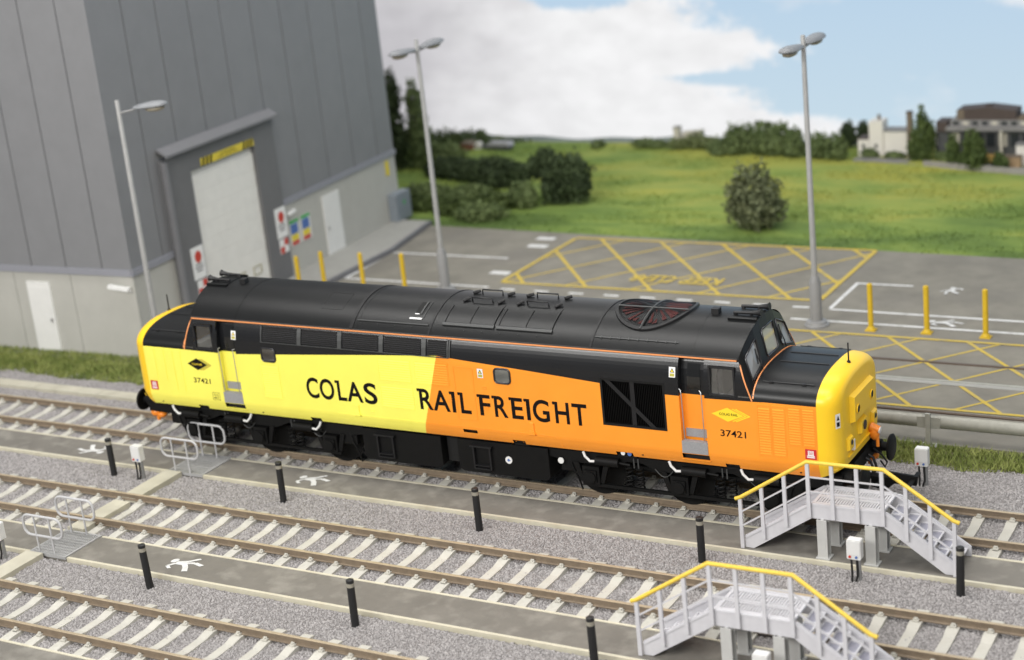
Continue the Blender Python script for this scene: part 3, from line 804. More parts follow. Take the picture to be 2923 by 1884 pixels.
def grating(yc, lab):
    t = thing('metal_grating', lab, 'grating', (-7.1, yc, -.16), 'metal gratings set in the walkways')
    x0, x1, y0, y1 = -7.66, -6.58, yc-.58, yc+.58
    b = MB(); b.box(x0, x1, y0, y0+.05, -.2, -.135); b.box(x0, x1, y1-.05, y1, -.2, -.135); b.box(x0, x0+.05, y0+.051, y1-.051, -.2, -.135); b.box(x1-.05, x1, y0+.051, y1-.051, -.2, -.135)
    b.build('frame', M_grate, t)
    b = MB()
    for k in range(17): b.box(x0+.06+k*.0595, x0+.06+k*.0595+.028, y0+.052, y1-.052, -.185, -.139)
    for k in range(9): b.box(x0+.052, x1-.052, y0+.10+k*.117, y0+.125+k*.117, -.18, -.143)
    b.build('grating_bars', M_grate, t, kind='stuff')
grating(-1.66, 'metal grating in the far walkway between two hoop barriers'); grating(-6.30, 'metal grating in the near walkway between two hoop barriers')

# ------------------------------------------------------------------ white supply boxes
def wbox():
    t = thing('supply_box', '', 'electrical box', (0, 0, 0), 'white electrical boxes on stalks')
    b = MB(); b.prism([(-.12, .43), (.12, .43), (.138, .45), (.138, .81), (.12, .83), (-.12, .83), (-.138, .81), (-.138, .45)], 'y', -.08, .08); bx = b.build('box_body', M_boxw, t)
    MB().box(-.122, .122, -.092, -.081, .53, .81).build('box_lid', M_boxw, bx)
    for x in (-.07, .07): MB().box(x-.016, x+.016, -.096, -.092, .78, .835).build('hinge', M_boxw, bx)
    MB().cyl((-.075, -.078, .485), (-.075, -.10, .485), .026, n=12).build('red_socket', M_pred, t)
    MB().cyl((.05, -.078, .485), (.05, -.10, .485), .024, n=12).build('blue_socket', M_blue, t)
    MB().box(.06, .105, -.03, .03, -.1, .44).build('support_post', M_lampgrey, t)
    for x, s in ((-.06, -1), (.045, 1)):
        MB().tube([(x, -.05, .44), (x+.01, -.06, .25), (x+.015, -.07, .1), (x-.01*s, -.08, .02), (x-.03*s, -.10, -.06)], .022, 7).build('cable', M_cable, t, smooth=60)
    return t
w0 = wbox()
for i, (x, y, lab) in enumerate([(-8.15, -2.64, 'white electrical box left of the first grating on the far walkway'), (9.70, -2.62, 'white electrical box in front of the far stepover stairs'), (9.64, 2.0, 'white electrical box behind the locomotive beside the grass verge'), (-8.15, -7.2, 'white electrical box at the left edge beside the near walkway'), (9.62, -7.2, 'white electrical box at the bottom edge before the near stairs')]):
    o = w0 if i == 0 else copy_tree(w0)
    o.location = (x, y, G); o['label'] = lab

# ------------------------------------------------------------------ stepover stairs
def stairs():
    t = thing('stepover_platform', 'light grey stepover stairs with yellow handrail beside the locomotive nose', 'stairs', (9.4, -1.6, -.16), 'light grey stepover stairs')
    yn, yf = -2.07, -1.17
    px_ = [7.2, 7.66, 8.14, 8.63, 9.11, 9.6, 10.09, 10.54, 10.99, 11.44]
    zb = [-.155, .10, .43, .70, .70, .70, .70, .45, .14, -.155]
    def hz(x): return .90+(1.84-.90)*min(1, max(0, (x-7.16)/1.46)) if x < 9.4 else .95+(1.84-.95)*min(1, max(0, (11.5-x)/1.36))
    for x, z in zip(px_, zb):
        MB().box(x-.036, x+.036, yn-.035, yn+.015, z, hz(x)-.02).build('post', M_stair, t)
    MB().tube([(7.10, yn-.01, .895), (7.2, yn-.01, .93), (8.62, yn-.01, 1.85), (10.13, yn-.01, 1.86), (11.42, yn-.01, .985), (11.54, yn-.01, .95)], .040, 8).build('handrail', M_stairy, t, smooth=50)
    for f, nm in ((.36, 'mid_rail'), (.68, 'mid_rail')):
        def rz(x):
            zd = -.02+(.9+.02)*min(1, max(0, (x-7.2)/1.43)) if x < 9.4 else -.02+.92*min(1, max(0, (11.44-x)/1.35))
            return zd+(hz(x)-zd)*f
        b = MB()
        for a, c in zip((7.2, 8.63, 10.09), (8.63, 10.09, 11.44)): b.obox((a+.002, yn-.01, rz(a)), (c-.002, yn-.01, rz(c)), .026, .03)
        b.build(nm, M_stair, t)
    for y in (yn+.03, yf):
        b = MB(); y1 = y+.04
        b.prism([(7.24, -.155), (7.42, -.155), (8.66, .66), (8.66, .96), (8.60, .96), (7.24, .10)], 'y', y, y1)
        b.build('stringer', M_stair, t)
        b = MB(); b.prism([(8.663, .66), (10.077, .66), (10.077, .98), (8.663, .98)], 'y', y, y1); b.build('deck_beam', M_stair, t)
        b = MB(); b.prism([(10.08, .96), (10.08, .66), (11.24, -.155), (11.50, -.155), (11.50, .05), (10.16, .96)], 'y', y, y1); b.build('stringer', M_stair, t)
        b = MB()
        b.obox((7.26, y-.008, .06), (8.6, y-.008, .92), .02, .035); b.obox((8.7, y-.008, .955), (10.04, y-.008, .955), .02, .035); b.obox((10.12, y-.008, .93), (11.42, y-.008, .07), .02, .035)
        b.build('beam_flange', M_stair, t)
    # deck: solid border with open ribs
    b = MB(); b.box(8.66, 10.08, yn+.071, yn+.15, .92, .965); b.box(8.66, 10.08, yf-.08, yf-.001, .92, .965); b.box(8.66, 8.72, yn+.151, yf-.081, .92, .965); b.box(10.02, 10.08, yn+.151, yf-.081, .92, .965)
    b.box(8.721, 10.019, -1.66, -1.58, .92, .962)
    dk = b.build('deck', M_stair, t)
    b = MB()
    for k in range(24): b.box(8.735+k*.0535, 8.735+k*.0535+.032, yn+.151, yf-.081, .925, .955)
    b.build('deck_ribs', M_stair, dk, kind='stuff')
    for k in range(6):
        for sgn in (0, 1):
            f = (k+.5)/6
            x = 7.30+f*1.33 if sgn == 0 else 11.42-f*1.30
            z = (-.12+f*.86) if sgn == 0 else (-.06+f*.90)
            b = MB(); w = .125
            b.box(x-w, x-w+.03, yn+.071, yf-.001, z-.035, z); b.box(x+w-.03, x+w, yn+.071, yf-.001, z-.035, z)
            for y in (yn+.071, (yn+yf)/2-.03, yf-.061): b.box(x-w+.031, x+w-.031, y, y+.06, z-.034, z-.001)
            td = b.build('tread', M_stair, t)
            b = MB()
            for ya, yb_ in ((yn+.131, (yn+yf)/2-.03), ((yn+yf)/2+.03, yf-.061)): b.box(x-w+.031, x+w-.031, ya, yb_, z-.03, z-.02)
            b.build('tread_panel', M_tread, td, kind='stuff')
    for x, y in ((8.87, -2.0), (9.83, -2.0), (8.89, -1.36), (9.85, -1.36)):
        b = MB(); b.box(x-.10, x+.10, y-.10, y-.075, -.135, .66); b.box(x-.10, x+.10, y+.075, y+.10, -.135, .66); b.box(x-.03, x+.03, y-.074, y+.074, -.135, .66)
        b.box(x-.10, x-.085, y-.0745, y+.0745, -.135, .655)
        lg = b.build('leg', M_stairleg, t); MB().box(x-.14, x+.14, y-.13, y+.13, -.16, -.135).build('foot_plate', M_stairleg, lg)
    return t
st = stairs()
copy_tree(st, Vector(st.location)+Vector((-.1, -4.585, 0)), label='light grey stepover stairs with yellow handrail nearest the viewer at the bottom edge')

# ------------------------------------------------------------------ guard rail
t = thing('crash_barrier', 'long galvanised crash barrier along the yard edge behind the locomotive', 'crash barrier', (9.2, 4.3, G))
b = MB(); pr = [(4.20, .18), (4.16, .22), (4.13, .29), (4.13, .36), (4.16, .43), (4.20, .47), (4.26, .47), (4.21, .41), (4.18, .33), (4.21, .24), (4.26, .18)]
b.prism(pr, 'x', -12, 9.0); b.build('rail_beam', M_galv, t, smooth=50)
b = MB(); b.prism(pr, 'x', 9.32, 26); b.build('rail_beam', M_galv, t, smooth=50)
MB().box(8.90, 9.42, 4.127, 4.30, .19, .455).build('splice_bracket', M_galv, t)
MB().cyl((-12, 4.30, .52), (26, 4.30, .52), .034, n=8).build('top_pipe', M_pipe, t, smooth=50)
for x in (-10.9, -6.9, -2.9, 1.1, 5.1, 9.16, 13.2):
    MB().box(x-.055, x+.055, 4.06, 4.125, -.3, .56).build('post', M_galv, t)
    MB().box(x-.16, x+.2, 3.98, 4.22, -.2, -.19).build('post_foot', M_galv, t)

# ------------------------------------------------------------------ locomotive
loco = thing('diesel_locomotive', 'large yellow, orange and black diesel locomotive standing on the far track', 'locomotive', (0, 0, 0))
RR = 1.70; RZ = 4.09-RR
def sy(z):                                                   # half width of the body side at height z
    if z < 1.49: return 1.36-.10*((1.49-z)/.31)**1.7
    if z > 2.9: return 1.36-.145*((z-2.9)/.6)**2.1
    return 1.36
def rz(y): return RZ+math.sqrt(max(0, RR*RR-y*y))
def nzp(y): return 2.70+.49*math.sqrt(max(0, 1-(min(abs(y), 1.36)/1.36)**2.6))
ZL = [1.18, 1.27, 1.305, 1.34, 1.42, 1.44, 1.49, 1.87, 2.58, 2.70]
ZU = [2.70, 2.745, 2.92, 3.05, 3.15, 3.22, 3.29, 3.36, 3.42, 3.47, 3.50]
# openings in the body side: x0, x1, z0, z1
HOLES = []
for s in (-1, 1):
    a, b = sorted((s*5.70, s*6.26)); HOLES.append((a, b, 1.44, 3.47)); HOLES.append((a-.02, b+.02, 1.305, 1.42))
    a, b = sorted((s*6.37, s*6.93)); HOLES.append((a, b, 2.745, 3.36))
HOLES += [(3.92, 5.39, 1.87, 2.92), (.42, .78, 1.34, 1.42), (-7.17, -6.87, 1.18, 1.27), (-3.80, -3.50, 1.18, 1.27), (1.63, 1.94, 1.18, 1.27), (4.13, 4.52, 1.18, 1.27), (6.60, 6.90, 1.18, 1.27)]
XB = sorted(set([-8.6, -7.28, -6.98, 6.98, 7.28, 8.6]+[h[0] for h in HOLES]+[h[1] for h in HOLES]+[-4.5, -2.5, -.5, 2.9]))
def inhole(x, z): return any(h[0] < x < h[1] and h[2] < z < h[3] for h in HOLES)
hull = MB()
for s in (-1, 1):
    for i in range(len(XB)-1):
        x0, x1 = XB[i], XB[i+1]
        for ZS, lim in ((ZL, 8.61), (ZU, 6.985)):
            if max(abs(x0), abs(x1)) > lim: continue
            for z0, z1 in zip(ZS[:-1], ZS[1:]):
                if inhole((x0+x1)/2, (z0+z1)/2): continue
                hull.add([(x0, s*sy(z0), z0), (x1, s*sy(z0), z0), (x1, s*sy(z1), z1), (x0, s*sy(z1), z1)], [(0, 1, 2, 3)])
    for e in (-1, 1):                                        # raked cab side panels
        for z0, z1 in zip(ZU[:-1], ZU[1:]):
            f = lambda z: e*(7.28-.28*((z-2.70)/.8))
            hull.add([(e*6.98, s*sy(z0), z0), (f(z0), s*sy(z0), z0), (f(z1), s*sy(z1), z1), (e*6.98, s*sy(z1), z1)], [(0, 1, 2, 3)])
hull.build('body_shell', M_liv, loco, smooth=35)
# underside
MB().box(-8.5, 8.5, -1.24, 1.24, 1.16, 1.185).build('underfloor', M_frame, loco)
# roof sheet
rf = MB(); YS = [1.272*math.sin(a)/math.sin(1) for a in np.linspace(-1, 1, 29)]
vs = []; 
xs = [-6.98, 6.98]
for x in xs: vs += [(x, y, rz(y)) for y in YS]
rf.add(vs, [(i, i+1, 29+i+1, 29+i) for i in range(28)])
for s in (-1, 1): rf.add([(-6.98, s*1.27, 3.50), (6.98, s*1.27, 3.50), (6.98, s*1.272, rz(1.272)), (-6.98, s*1.272, rz(1.272))], [(0, 1, 2, 3)])
roof = rf.build('roof', M_black, loco, smooth=40)
def rpt(x, y, h=0):                                          # point on the roof, h above the sheet
    n = Vector((0, y, rz(y)-RZ)).normalized(); return Vector((x, y, rz(y)))+n*h
def rstrip(mb, x0, x1, y0, y1, h, n=8, base=-.01):           # a raised strip following the roof curve
    vs = []; 
    for i in range(n+1):
        y = y0+(y1-y0)*i/n
        vs += [rpt(x0, y, base), rpt(x1, y, base), rpt(x1, y, h), rpt(x0, y, h)]
    fs = [(0, 1, 2, 3), (4*n+3, 4*n+2, 4*n+1, 4*n)]
    for i in range(n):
        a = 4*i
        for j in range(4): fs.append((a+j, a+4+j, a+4+(j+1) % 4, a+(j+1) % 4))
    mb.add(vs, fs)
for x, w, h in ((-5.68, .03, .006), (-2.33, .09, .014), (-.26, .05, .012), (3.72, .05, .012), (-2.18, .012, .004), (6.0, .02, .004)):
    b = MB(); rstrip(b, x-w/2, x+w/2, -1.26, 1.26, h, 24); b.build('roof_seam', M_black if h < .01 else M_brace, loco)
# flush hatch, drawn by its raised edge
b = MB(); rstrip(b, -3.37, -3.35, -.90, -.36, .006); rstrip(b, -2.78, -2.76, -.90, -.36, .006); rstrip(b, -3.349, -2.781, -.37, -.355, .006, 2); rstrip(b, -3.349, -2.781, -.90, -.885, .006, 2); b.build('roof_hatch', M_rubber, loco)
b = MB(); rstrip(b, -.80, -.69, -.86, -.51, .004); b.build('roof_vent', M_dark, loco)
b = MB(); rstrip(b, -.66, -.62, -.86, -.50, .02); rstrip(b, -.55, -.53, -.95, -.48, .012); b.build('vent_rib', M_slate, loco)
b = MB(); rstrip(b, -.79, -.68, -.885, -.862, .02, 2); rstrip(b, -.88, -.56, -1.0, -.965, .02, 2); b.build('vent_ledge', M_silver, loco)
b = MB(); rstrip(b, -2.22, -.33, -1.105, -1.085, .02, 2); b.build('drip_strip', M_slate, loco)
b = MB(); rstrip(b, 3.76, 5.65, -1.085, -1.068, .018, 2)
for k in range(9): rstrip(b, 3.9+k*.21, 3.92+k*.21, -1.10, -1.05, .024, 2)
b.build('drip_strip', M_slate, loco)
# exhaust silencer panels with ribs
for x0, x1 in ((.04, 1.30), (1.40, 2.72)):
    b = MB(); rstrip(b, x0, x1, -1.0, -.42, .008); p = b.build('silencer_panel', M_black, loco, smooth=40)
    b = MB(); rstrip(b, x0-.02, x1+.02, -1.075, -1.02, .035, 2); b.build('ledge', M_slate, p)
    for x in (x0, (x0+x1)/2, x1-.02):
        b = MB(); rstrip(b, x, x+.02, -1.02, -.55, .022); b.build('rib', M_brace, p)
    for y, sg in ((-.35, 1), (.10, 1)):
        b = MB(); xa, xb_ = (x0+x1)/2-.26, (x0+x1)/2+.26
        b.tube([rpt(xa, y, 0), rpt(xa, y, .10), rpt(xb_, y, .10), rpt(xb_, y, 0)], .018, 6); b.build('grab_handle', M_rubber, p, smooth=60)
        for x in (x0+.22, x1-.16):
            b = MB(); b.cyl(rpt(x-.05, y-.06, .03), rpt(x+.06, y+.06, .05), .035, n=8); b.cyl(rpt(x, y, 0), rpt(x, y, .07), .03, n=8); b.build('lifting_lug', M_rubber, p)
for x in [-2.1+.45*k for k in range(11)]:
    if -2.2 < x < 2.9:
        b = MB(); q = rpt(x, -1.15, .01); b.ell(q, (.012, .012, .012), 6, 4); b.build('rivet', M_slate, loco)
# cooling fan opening
fan = MB(); n = 40
ring = lambda r, h: [rpt(4.72+r*math.cos(2*PI*i/n)*.98, r*math.sin(2*PI*i/n), h) for i in range(n)]
vs = ring(.82, .006)+ring(.82, .045)+ring(.885, .045)+ring(.90, -.01)
fan.add(vs, [(a*n+i, a*n+(i+1) % n, (a+1)*n+(i+1) % n, (a+1)*n+i) for a in range(3) for i in range(n)])
fo = fan.build('fan_surround', M_brace, loco, smooth=50)
fd = MB(); fd.add([rpt(4.72, 0, .004)]+ring(.82, .004), [(0, 1+i, 1+(i+1) % n) for i in range(n)]); fd.build('fan_well', M_dark, fo)
fb = MB()
for k in range(26):
    a = 2*PI*k/26+.05*math.sin(k*2.3)
    r0, r1 = .2+.08*(k % 3), .70+.03*(k % 2)
    P = lambda r, t, h: tuple(rpt(4.72+r*math.cos(t), r*math.sin(t), h))
    fb.add([P(r0, a, .007), P(r1, a-.05, .007), P(r1, a+.09, .02), P(r0, a+.10, .018)], [(0, 1, 2, 3)])
fb.build('fan_blades', M_fan, fo)
fg = MB(); 
fg.tube([rpt(4.72+.0*i, -.88+.22*i, .05) for i in range(9)], .022, 6); fg.tube([rpt(3.93+.2*i, -.2, .055) for i in range(9)], .018, 6)
fg.build('fan_guard_bar', M_slate, fo, smooth=60)
gm = MB()
for k in range(37):
    x = 3.95+k*.042; h_ = math.sqrt(max(0, .78**2-(x-4.72)**2))
    if h_ > .1: gm.tube([rpt(x, -h_+2*h_*i/8, .032) for i in range(9)], .005, 4)
gm.build('fan_mesh', M_brace, fo, kind='stuff')
# horns, lights and fittings on the cab roofs
for e in (-1, 1):
    for y in (-.20, .22):
        b = MB(); b.tube([rpt(e*6.52, y, .06), rpt(e*6.9, y, .07), rpt(e*7.08, y, .08), rpt(e*7.13, y, .085)], [.03, .034, .06, .085], 10)
        b.cyl(rpt(e*6.56, y, -.02), rpt(e*6.56, y, .06), .045, n=8); b.cyl(rpt(e*6.9, y, -.02), rpt(e*6.9, y, .06), .035, n=8); b.build('horn', M_rubber, loco, smooth=50)
    b = MB(); b.obox(rpt(e*6.04, -.16, .05), rpt(e*6.20, -.16, .05), .16, .12); b.build('roof_box', M_rubber, loco)
    b = MB(); rstrip(b, min(e*6.47, e*7.08), max(e*6.47, e*7.08), -.42, -.36, .05, 3); rstrip(b, min(e*6.47, e*7.08), max(e*6.47, e*7.08), .36, .42, .05, 3); rstrip(b, min(e*6.5, e*7.05), max(e*6.5, e*7.05), -.36, .36, .015, 6); b.build('horn_plinth', M_black, loco)
# cantrail lining
b = MB(); b.box(-6.97, 6.97, -1.292, -1.212, 3.478, 3.508); b.build('lining_stripe', M_oline, loco); b = MB(); b.box(-6.97, 6.97, 1.212, 1.292, 3.478, 3.508); b.build('lining_stripe', M_oline, loco)
b = MB(); b.box(-6.98, 6.98, -1.286, -1.26, 3.512, 3.53); b.build('gutter', M_slate, loco)

# noses, cab fronts, windscreens
def xtop(u): return 7.10-.10*u*u
def cabpt(e, u, v, off=0.0):
    yb, yt = 1.36*u, 1.272*u
    p0 = Vector((7.28, yb, nzp(yb))); p1 = Vector((xtop(u), yt, rz(yt) if abs(u) < .999 else 3.5))
    p = p0.lerp(p1, v); p.x += off
    return Vector((e*p.x, p.y, p.z))
PANES = [(-.87, -.50), (-.27, .20), (.33, .80)]
for e in (-1, 1):
    us = sorted(set([-1, -.95, .0, .9, 1]+[q for p in PANES for q in p])); vv = [0, .13, .45, .76, .92, 1]
    cf = MB()
    for i in range(len(us)-1):
        for j in range(len(vv)-1):
            um = (us[i]+us[i+1])/2
            if any(a < um < b for a, b in PANES) and .13 <= vv[j] and vv[j+1] <= .76: continue
            cf.add([cabpt(e, us[i], vv[j]), cabpt(e, us[i+1], vv[j]), cabpt(e, us[i+1], vv[j+1]), cabpt(e, us[i], vv[j+1])], [(0, 1, 2, 3)])
    # cab roof lip between roof sheet and cab front
    for y0, y1 in zip(YS[:-1], YS[1:]):
        q0, q1 = cabpt(e, y0/1.272, 1), cabpt(e, y1/1.272, 1)
        cf.add([(e*6.98, y0, rz(y0)), (e*6.98, y1, rz(y1)), q1, q0], [(0, 1, 2, 3)])
    cfo = cf.build('cab_front', M_black, loco, smooth=30)
    for a, b_ in PANES:
        g = MB(); g.add([cabpt(e, a, .13, -.02), cabpt(e, b_, .13, -.02), cabpt(e, b_, .76, -.02), cabpt(e, a, .76, -.02)], [(0, 1, 2, 3)])
        gp = g.build('windscreen', M_wglass, loco)
        w = .02; cs = []
        for (u, v) in ((a, .13), (b_, .13), (b_, .76), (a, .76)): cs.append(cabpt(e, u, v, .004))
        r = MB(); r.tube([cs[0].lerp(cs[1], .06), cs[0].lerp(cs[1], .94), cs[1].lerp(cs[2], .06), cs[1].lerp(cs[2], .94), cs[2].lerp(cs[3], .06), cs[2].lerp(cs[3], .94), cs[3].lerp(cs[0], .06), cs[3].lerp(cs[0], .94)], .02, 6, True)
        r.build('window_seal', M_windowrim, gp, smooth=60)
    for u0, u1 in ((-.56, -.62), (.42, .36)):
        r = MB(); r.tube([cabpt(e, u0, .04, .03), cabpt(e, (u0+u1)/2, .22, .05), cabpt(e, u1, .50, .03)], .012, 6); r.tube([cabpt(e, u1-.02, .26, .03), cabpt(e, u1+.01, .62, .03)], .014, 6); r.build('wiper', M_rubber, loco, smooth=60)
    # orange lining round the cab front
    r = MB()
    for s in (-1, 1):
        pts = [Vector((e*(7.28-.28*((z-2.70)/.8)), s*(sy(z)+.003), z)) for z in np.linspace(2.70, 3.49, 9)]
        for p, q in zip(pts[:-1], pts[1:]): r.obox(p, q, .026, .014, up=(0, 1, 0))
    pts = [Vector((e*7.30, y, nzp(y)+.004)) for y in np.linspace(-1.355, 1.355, 40)]
    for p, q in zip(pts[:-1], pts[1:]): r.obox(p, q, .026, .014)
    r.build('lining_stripe', M_oline, loco)
    # nose top
    NY = [1.36*math.sin(t)/1.0 for t in np.linspace(-PI/2, PI/2, 33)]
    nt_ = MB(); vs = []
    for x in (7.26, 8.6): vs += [(e*x, y, nzp(y)) for y in NY]
    nt_.add(vs, [(i, i+1, 33+i+1, 33+i) for i in range(32)])
    nto = nt_.build('nose_top', M_black, loco, smooth=40)
    b = MB()
    for s in (-1, 1):
        pts = [Vector((e*x, s*1.08, nzp(1.08)+.012)) for x in (7.42, 8.5)]
        b.tube(pts, .014, 6)
        for x in (7.6, 8.28): b.obox((e*(x-.04), s*1.09, nzp(1.09)+.01), (e*(x+.04), s*1.09, nzp(1.09)+.01), .06, .04)
        b.tube([(e*7.5, s*.28, nzp(.28)+.01), (e*8.52, s*.28, nzp(.28)+.01)], .009, 6)
    b.build('nose_hatch_hinge', M_rubber, nto)
    # rounded yellow nose end
    cont = [(-sy(z), z) for z in (1.18, 1.22, 1.27, 1.34, 1.42, 1.49, 1.7, 1.95, 2.2, 2.45, 2.62)]+[(y, nzp(y)) for y in NY]+[(sy(z), z) for z in (2.62, 2.45, 2.2, 1.95, 1.7, 1.49, 1.42, 1.34, 1.27, 1.22, 1.18)]
    m_ = len(cont); ne = MB(); vs = []
    NR = 10
    for k in range(NR+1):
        t = PI/2*k/NR; x = 8.6+.42*math.sin(t)**.9; q = 1-math.cos(t)
        for y, z in cont:
            hz_ = max(0, (z-1.18)/2.01)
            vs.append((e*x, y*(1-.30*q), z-.17*q*hz_**2.5+.17*math.sin(t)*max(0, 1-(z-1.18)/.4)))
    fs = [(k*m_+i, k*m_+i+1, (k+1)*m_+i+1, (k+1)*m_+i) for k in range(NR) for i in range(m_-1)]
    fs.append(tuple(NR*m_+i for i in range(m_)))
    ne.add(vs, fs)
    neo = ne.build('nose_end', M_nose, loco, smooth=40)
    X = 9.02
    def fbox(y0, y1, z0, z1, d0, d1, bev=.03):
        b = MB(); vs = [(e*(X+d0), y, z) for y, z in ((y0, z0), (y1, z0), (y1, z1), (y0, z1))]+[(e*(X+d1), y, z) for y, z in ((y0+bev, z0+bev), (y1-bev, z0+bev), (y1-bev, z1-bev), (y0+bev, z1-bev))]
        b.add(vs, [(0, 1, 2, 3), (7, 6, 5, 4), (0, 4, 5, 1), (1, 5, 6, 2), (2, 6, 7, 3), (3, 7, 4, 0)]); return b
    hp = fbox(-.66, .66, 2.10, 2.72, -.06, .10, .06).build('headcode_panel', M_nose, neo)
    for y in (-.42, .42):
        MB().cyl((e*(X+.09), y, 2.37), (e*(X+.115), y, 2.37), .085, .08, 16).build('marker_light', M_dark, loco)
        MB().tube([(e*(X+.112), y+.09*math.cos(2*PI*i/16), 2.37+.09*math.sin(2*PI*i/16)) for i in range(16)], .012, 6, True).build('marker_rim', M_nose, loco, smooth=60)
    fbox(-.22, .22, 1.70, 2.04, -.06, .08, .05).build('headlight_plinth', M_nose, neo)
    MB().cyl((e*(X+.07), 0, 1.87), (e*(X+.095), 0, 1.87), .10, .095, 18).build('headlight', M_rubber, loco)
    for y in (-.75, .75):
        fbox(y-.16, y+.16, 1.60, 1.92, -.06, .06, .05).build('tail_light_plinth', M_nose, neo)
        MB().cyl((e*(X+.05), y, 1.78), (e*(X+.072), y, 1.78), .055, .05, 14).build('tail_light', M_rubber, loco)
    MB().box(*sorted((e*(X-.05), e*(X+.04))), -.85, .85, 1.49, 1.515).build('step_ledge', M_nose, neo)
    MB().box(*sorted((e*(X+.0), e*(X+.06))), -.62, -.55, 1.55, 1.78).build('lamp_iron', M_white, loco)
    b = MB(); b.ell((e*(X+.1), .52, 1.50), (.11, .10, .17), 12, 8); b.cyl((e*(X+.02), .52, 1.62), (e*(X+.20), .52, 1.56), .10, .08, 12); b.cyl((e*(X+.16), .52, 1.42), (e*(X+.16), .52, 1.2), .035, n=8); b.build('jumper_socket', MATS['orange_paint'], loco, smooth=40)
    MB().cyl((e*(X+.20), .52, 1.56), (e*(X+.23), .52, 1.555), .07, .07, 12).build('socket_cap', M_white, loco)
    # small plates and warning flash on the curved corner
    def corner(y, z, off=.006):
        yy = abs(y); q = (1-yy/1.36)/.30; q = min(max(q, 0), 1); t = math.acos(1-q)
        return Vector((e*(8.6+.42*math.sin(t)**.9+off), math.copysign(yy, y)*1.004, z))
    b = MB(); b.add([corner(-1.22, 2.22), corner(-1.12, 2.22), corner(-1.12, 2.52), corner(-1.22, 2.52)], [(0, 1, 2, 3)]); b.build('warning_flash', M_white, loco, recalc=False)
    b = MB(); b.add([corner(-1.2, 2.39, .01), corner(-1.14, 2.39, .01), corner(-1.17, 2.49, .01)], [(0, 1, 2)]); b.add([corner(-1.2, 2.26, .01), corner(-1.14, 2.26, .01), corner(-1.14, 2.35, .01), corner(-1.2, 2.35, .01)], [(0, 1, 2, 3)]); b.build('flash_symbol', M_letter, loco, recalc=False)
    b = MB(); 
    for z0, z1, y0, y1 in ((1.52, 1.56, -1.33, -1.22), (1.36, 1.40, -1.33, -1.22)): b.add([corner(y0, z0, .02), corner(y1, z0, .02), corner(y1, z1, .02), corner(y0, z1, .02)], [(0, 1, 2, 3)])
    b.build('nose_step', M_nose, loco, recalc=False)
    # aerial
    b = MB(); b.cyl((e*8.82, 0, 3.14), (e*8.82, 0, 3.20), .045, .035, 10); b.cyl((e*8.82, 0, 3.2), (e*8.82, 0, 3.58), .018, .015, 8); b.build('aerial', M_rubber, loco, smooth=40)
    # buffer beam, buffers, coupling, pipes
    MB().box(*sorted((e*8.35, e*8.98)), -1.12, 1.12, .88, 1.175).build('buffer_beam', M_frame, loco)
    for y in (-.87, .87):
        b = MB(); b.tube([(e*8.9, y, 1.06), (e*9.14, y, 1.06), (e*9.15, y, 1.06), (e*9.33, y, 1.06)], [.16, .15, .10, .09], 16); bo = b.build('buffer_shank', M_frame, loco, smooth=40)
        b = MB(); b.tube([(e*9.32, y, 1.06), (e*9.36, y, 1.06), (e*9.385, y, 1.06)], [.27, .28, .24], 24); b.build('buffer_head', M_frame, bo, smooth=40)
    for y, mm in ((-.98, 'o'), (.98, 'o')):
        b = MB(); b.ell((e*8.9, y, .80), (.15, .13, .11), 10, 6); b.ell((e*8.72, y, .76), (.14, .12, .09), 10, 6); b.cyl((e*8.85, y, .72), (e*8.85, y, .60), .05, n=8); b.build('air_pipe_cock', MATS['orange_paint'], loco, smooth=40)
    for y in (-.45, -.3, .32, .5):
        b = MB(); b.tube([(e*8.98, y, 1.0), (e*9.08, y, .95), (e*9.14, y, .75), (e*9.08, y, .58), (e*9.0, y, .55)], .03, 7); b.build('brake_hose', M_rubber, loco, smooth=60)
    b = MB(); b.tube([(e*9.05, .62, 1.1), (e*9.2, .68, .95), (e*9.3, .72, .78), (e*9.27, .66, .70), (e*9.2, .6, .85)], .02, 7); b.build('brake_hose', M_rubber, loco, smooth=60)
    b = MB(); b.box(*sorted((e*8.5, e*9.75)), -.09, .09, .74, .80); b.prism([(e*9.6, .66), (e*10.12, .66), (e*10.16, .86), (e*9.55, .90), (e*9.55, .82)], 'y', -.03, .03); b.prism([(e*9.2, .55), (e*9.5, .5), (e*9.75, .74), (e*9.2, .74)], 'y', -.05, .05)
    b.box(*sorted((e*10.02, e*10.10)), -.36, .36, .76, .80); b.build('tension_coupling', M_frame, loco)
    # cab interior
    MB().box(*sorted((e*5.60, e*5.66)), -1.19, 1.19, 1.5, 3.5).build('cab_bulkhead', M_cabgrey, loco)
    MB().box(*sorted((e*5.67, e*7.2)), -1.15, 1.15, 2.30, 2.34).build('cab_floor', M_cabgrey, loco)
    MB().box(*sorted((e*6.95, e*7.22)), -1.15, 1.15, 2.341, 2.80).build('cab_desk', M_cabgrey, loco)
    MB().box(*sorted((e*5.67, e*6.95)), -1.0, 1.0, 3.62, 3.66).build('cab_ceiling', M_cabgrey, loco)
    for y in (-.78, .78):
        b = MB(); b.prism([(y-.27, 2.6), (y+.27, 2.6), (y+.27, 3.05), (y+.16, 3.24), (y-.16, 3.24), (y-.27, 3.05)], 'x', *sorted((e*6.42, e*6.54))); b.box(*sorted((e*6.42, e*6.9)), y-.24, y+.24, 2.5, 2.62); b.build('cab_seat', M_seat, loco)

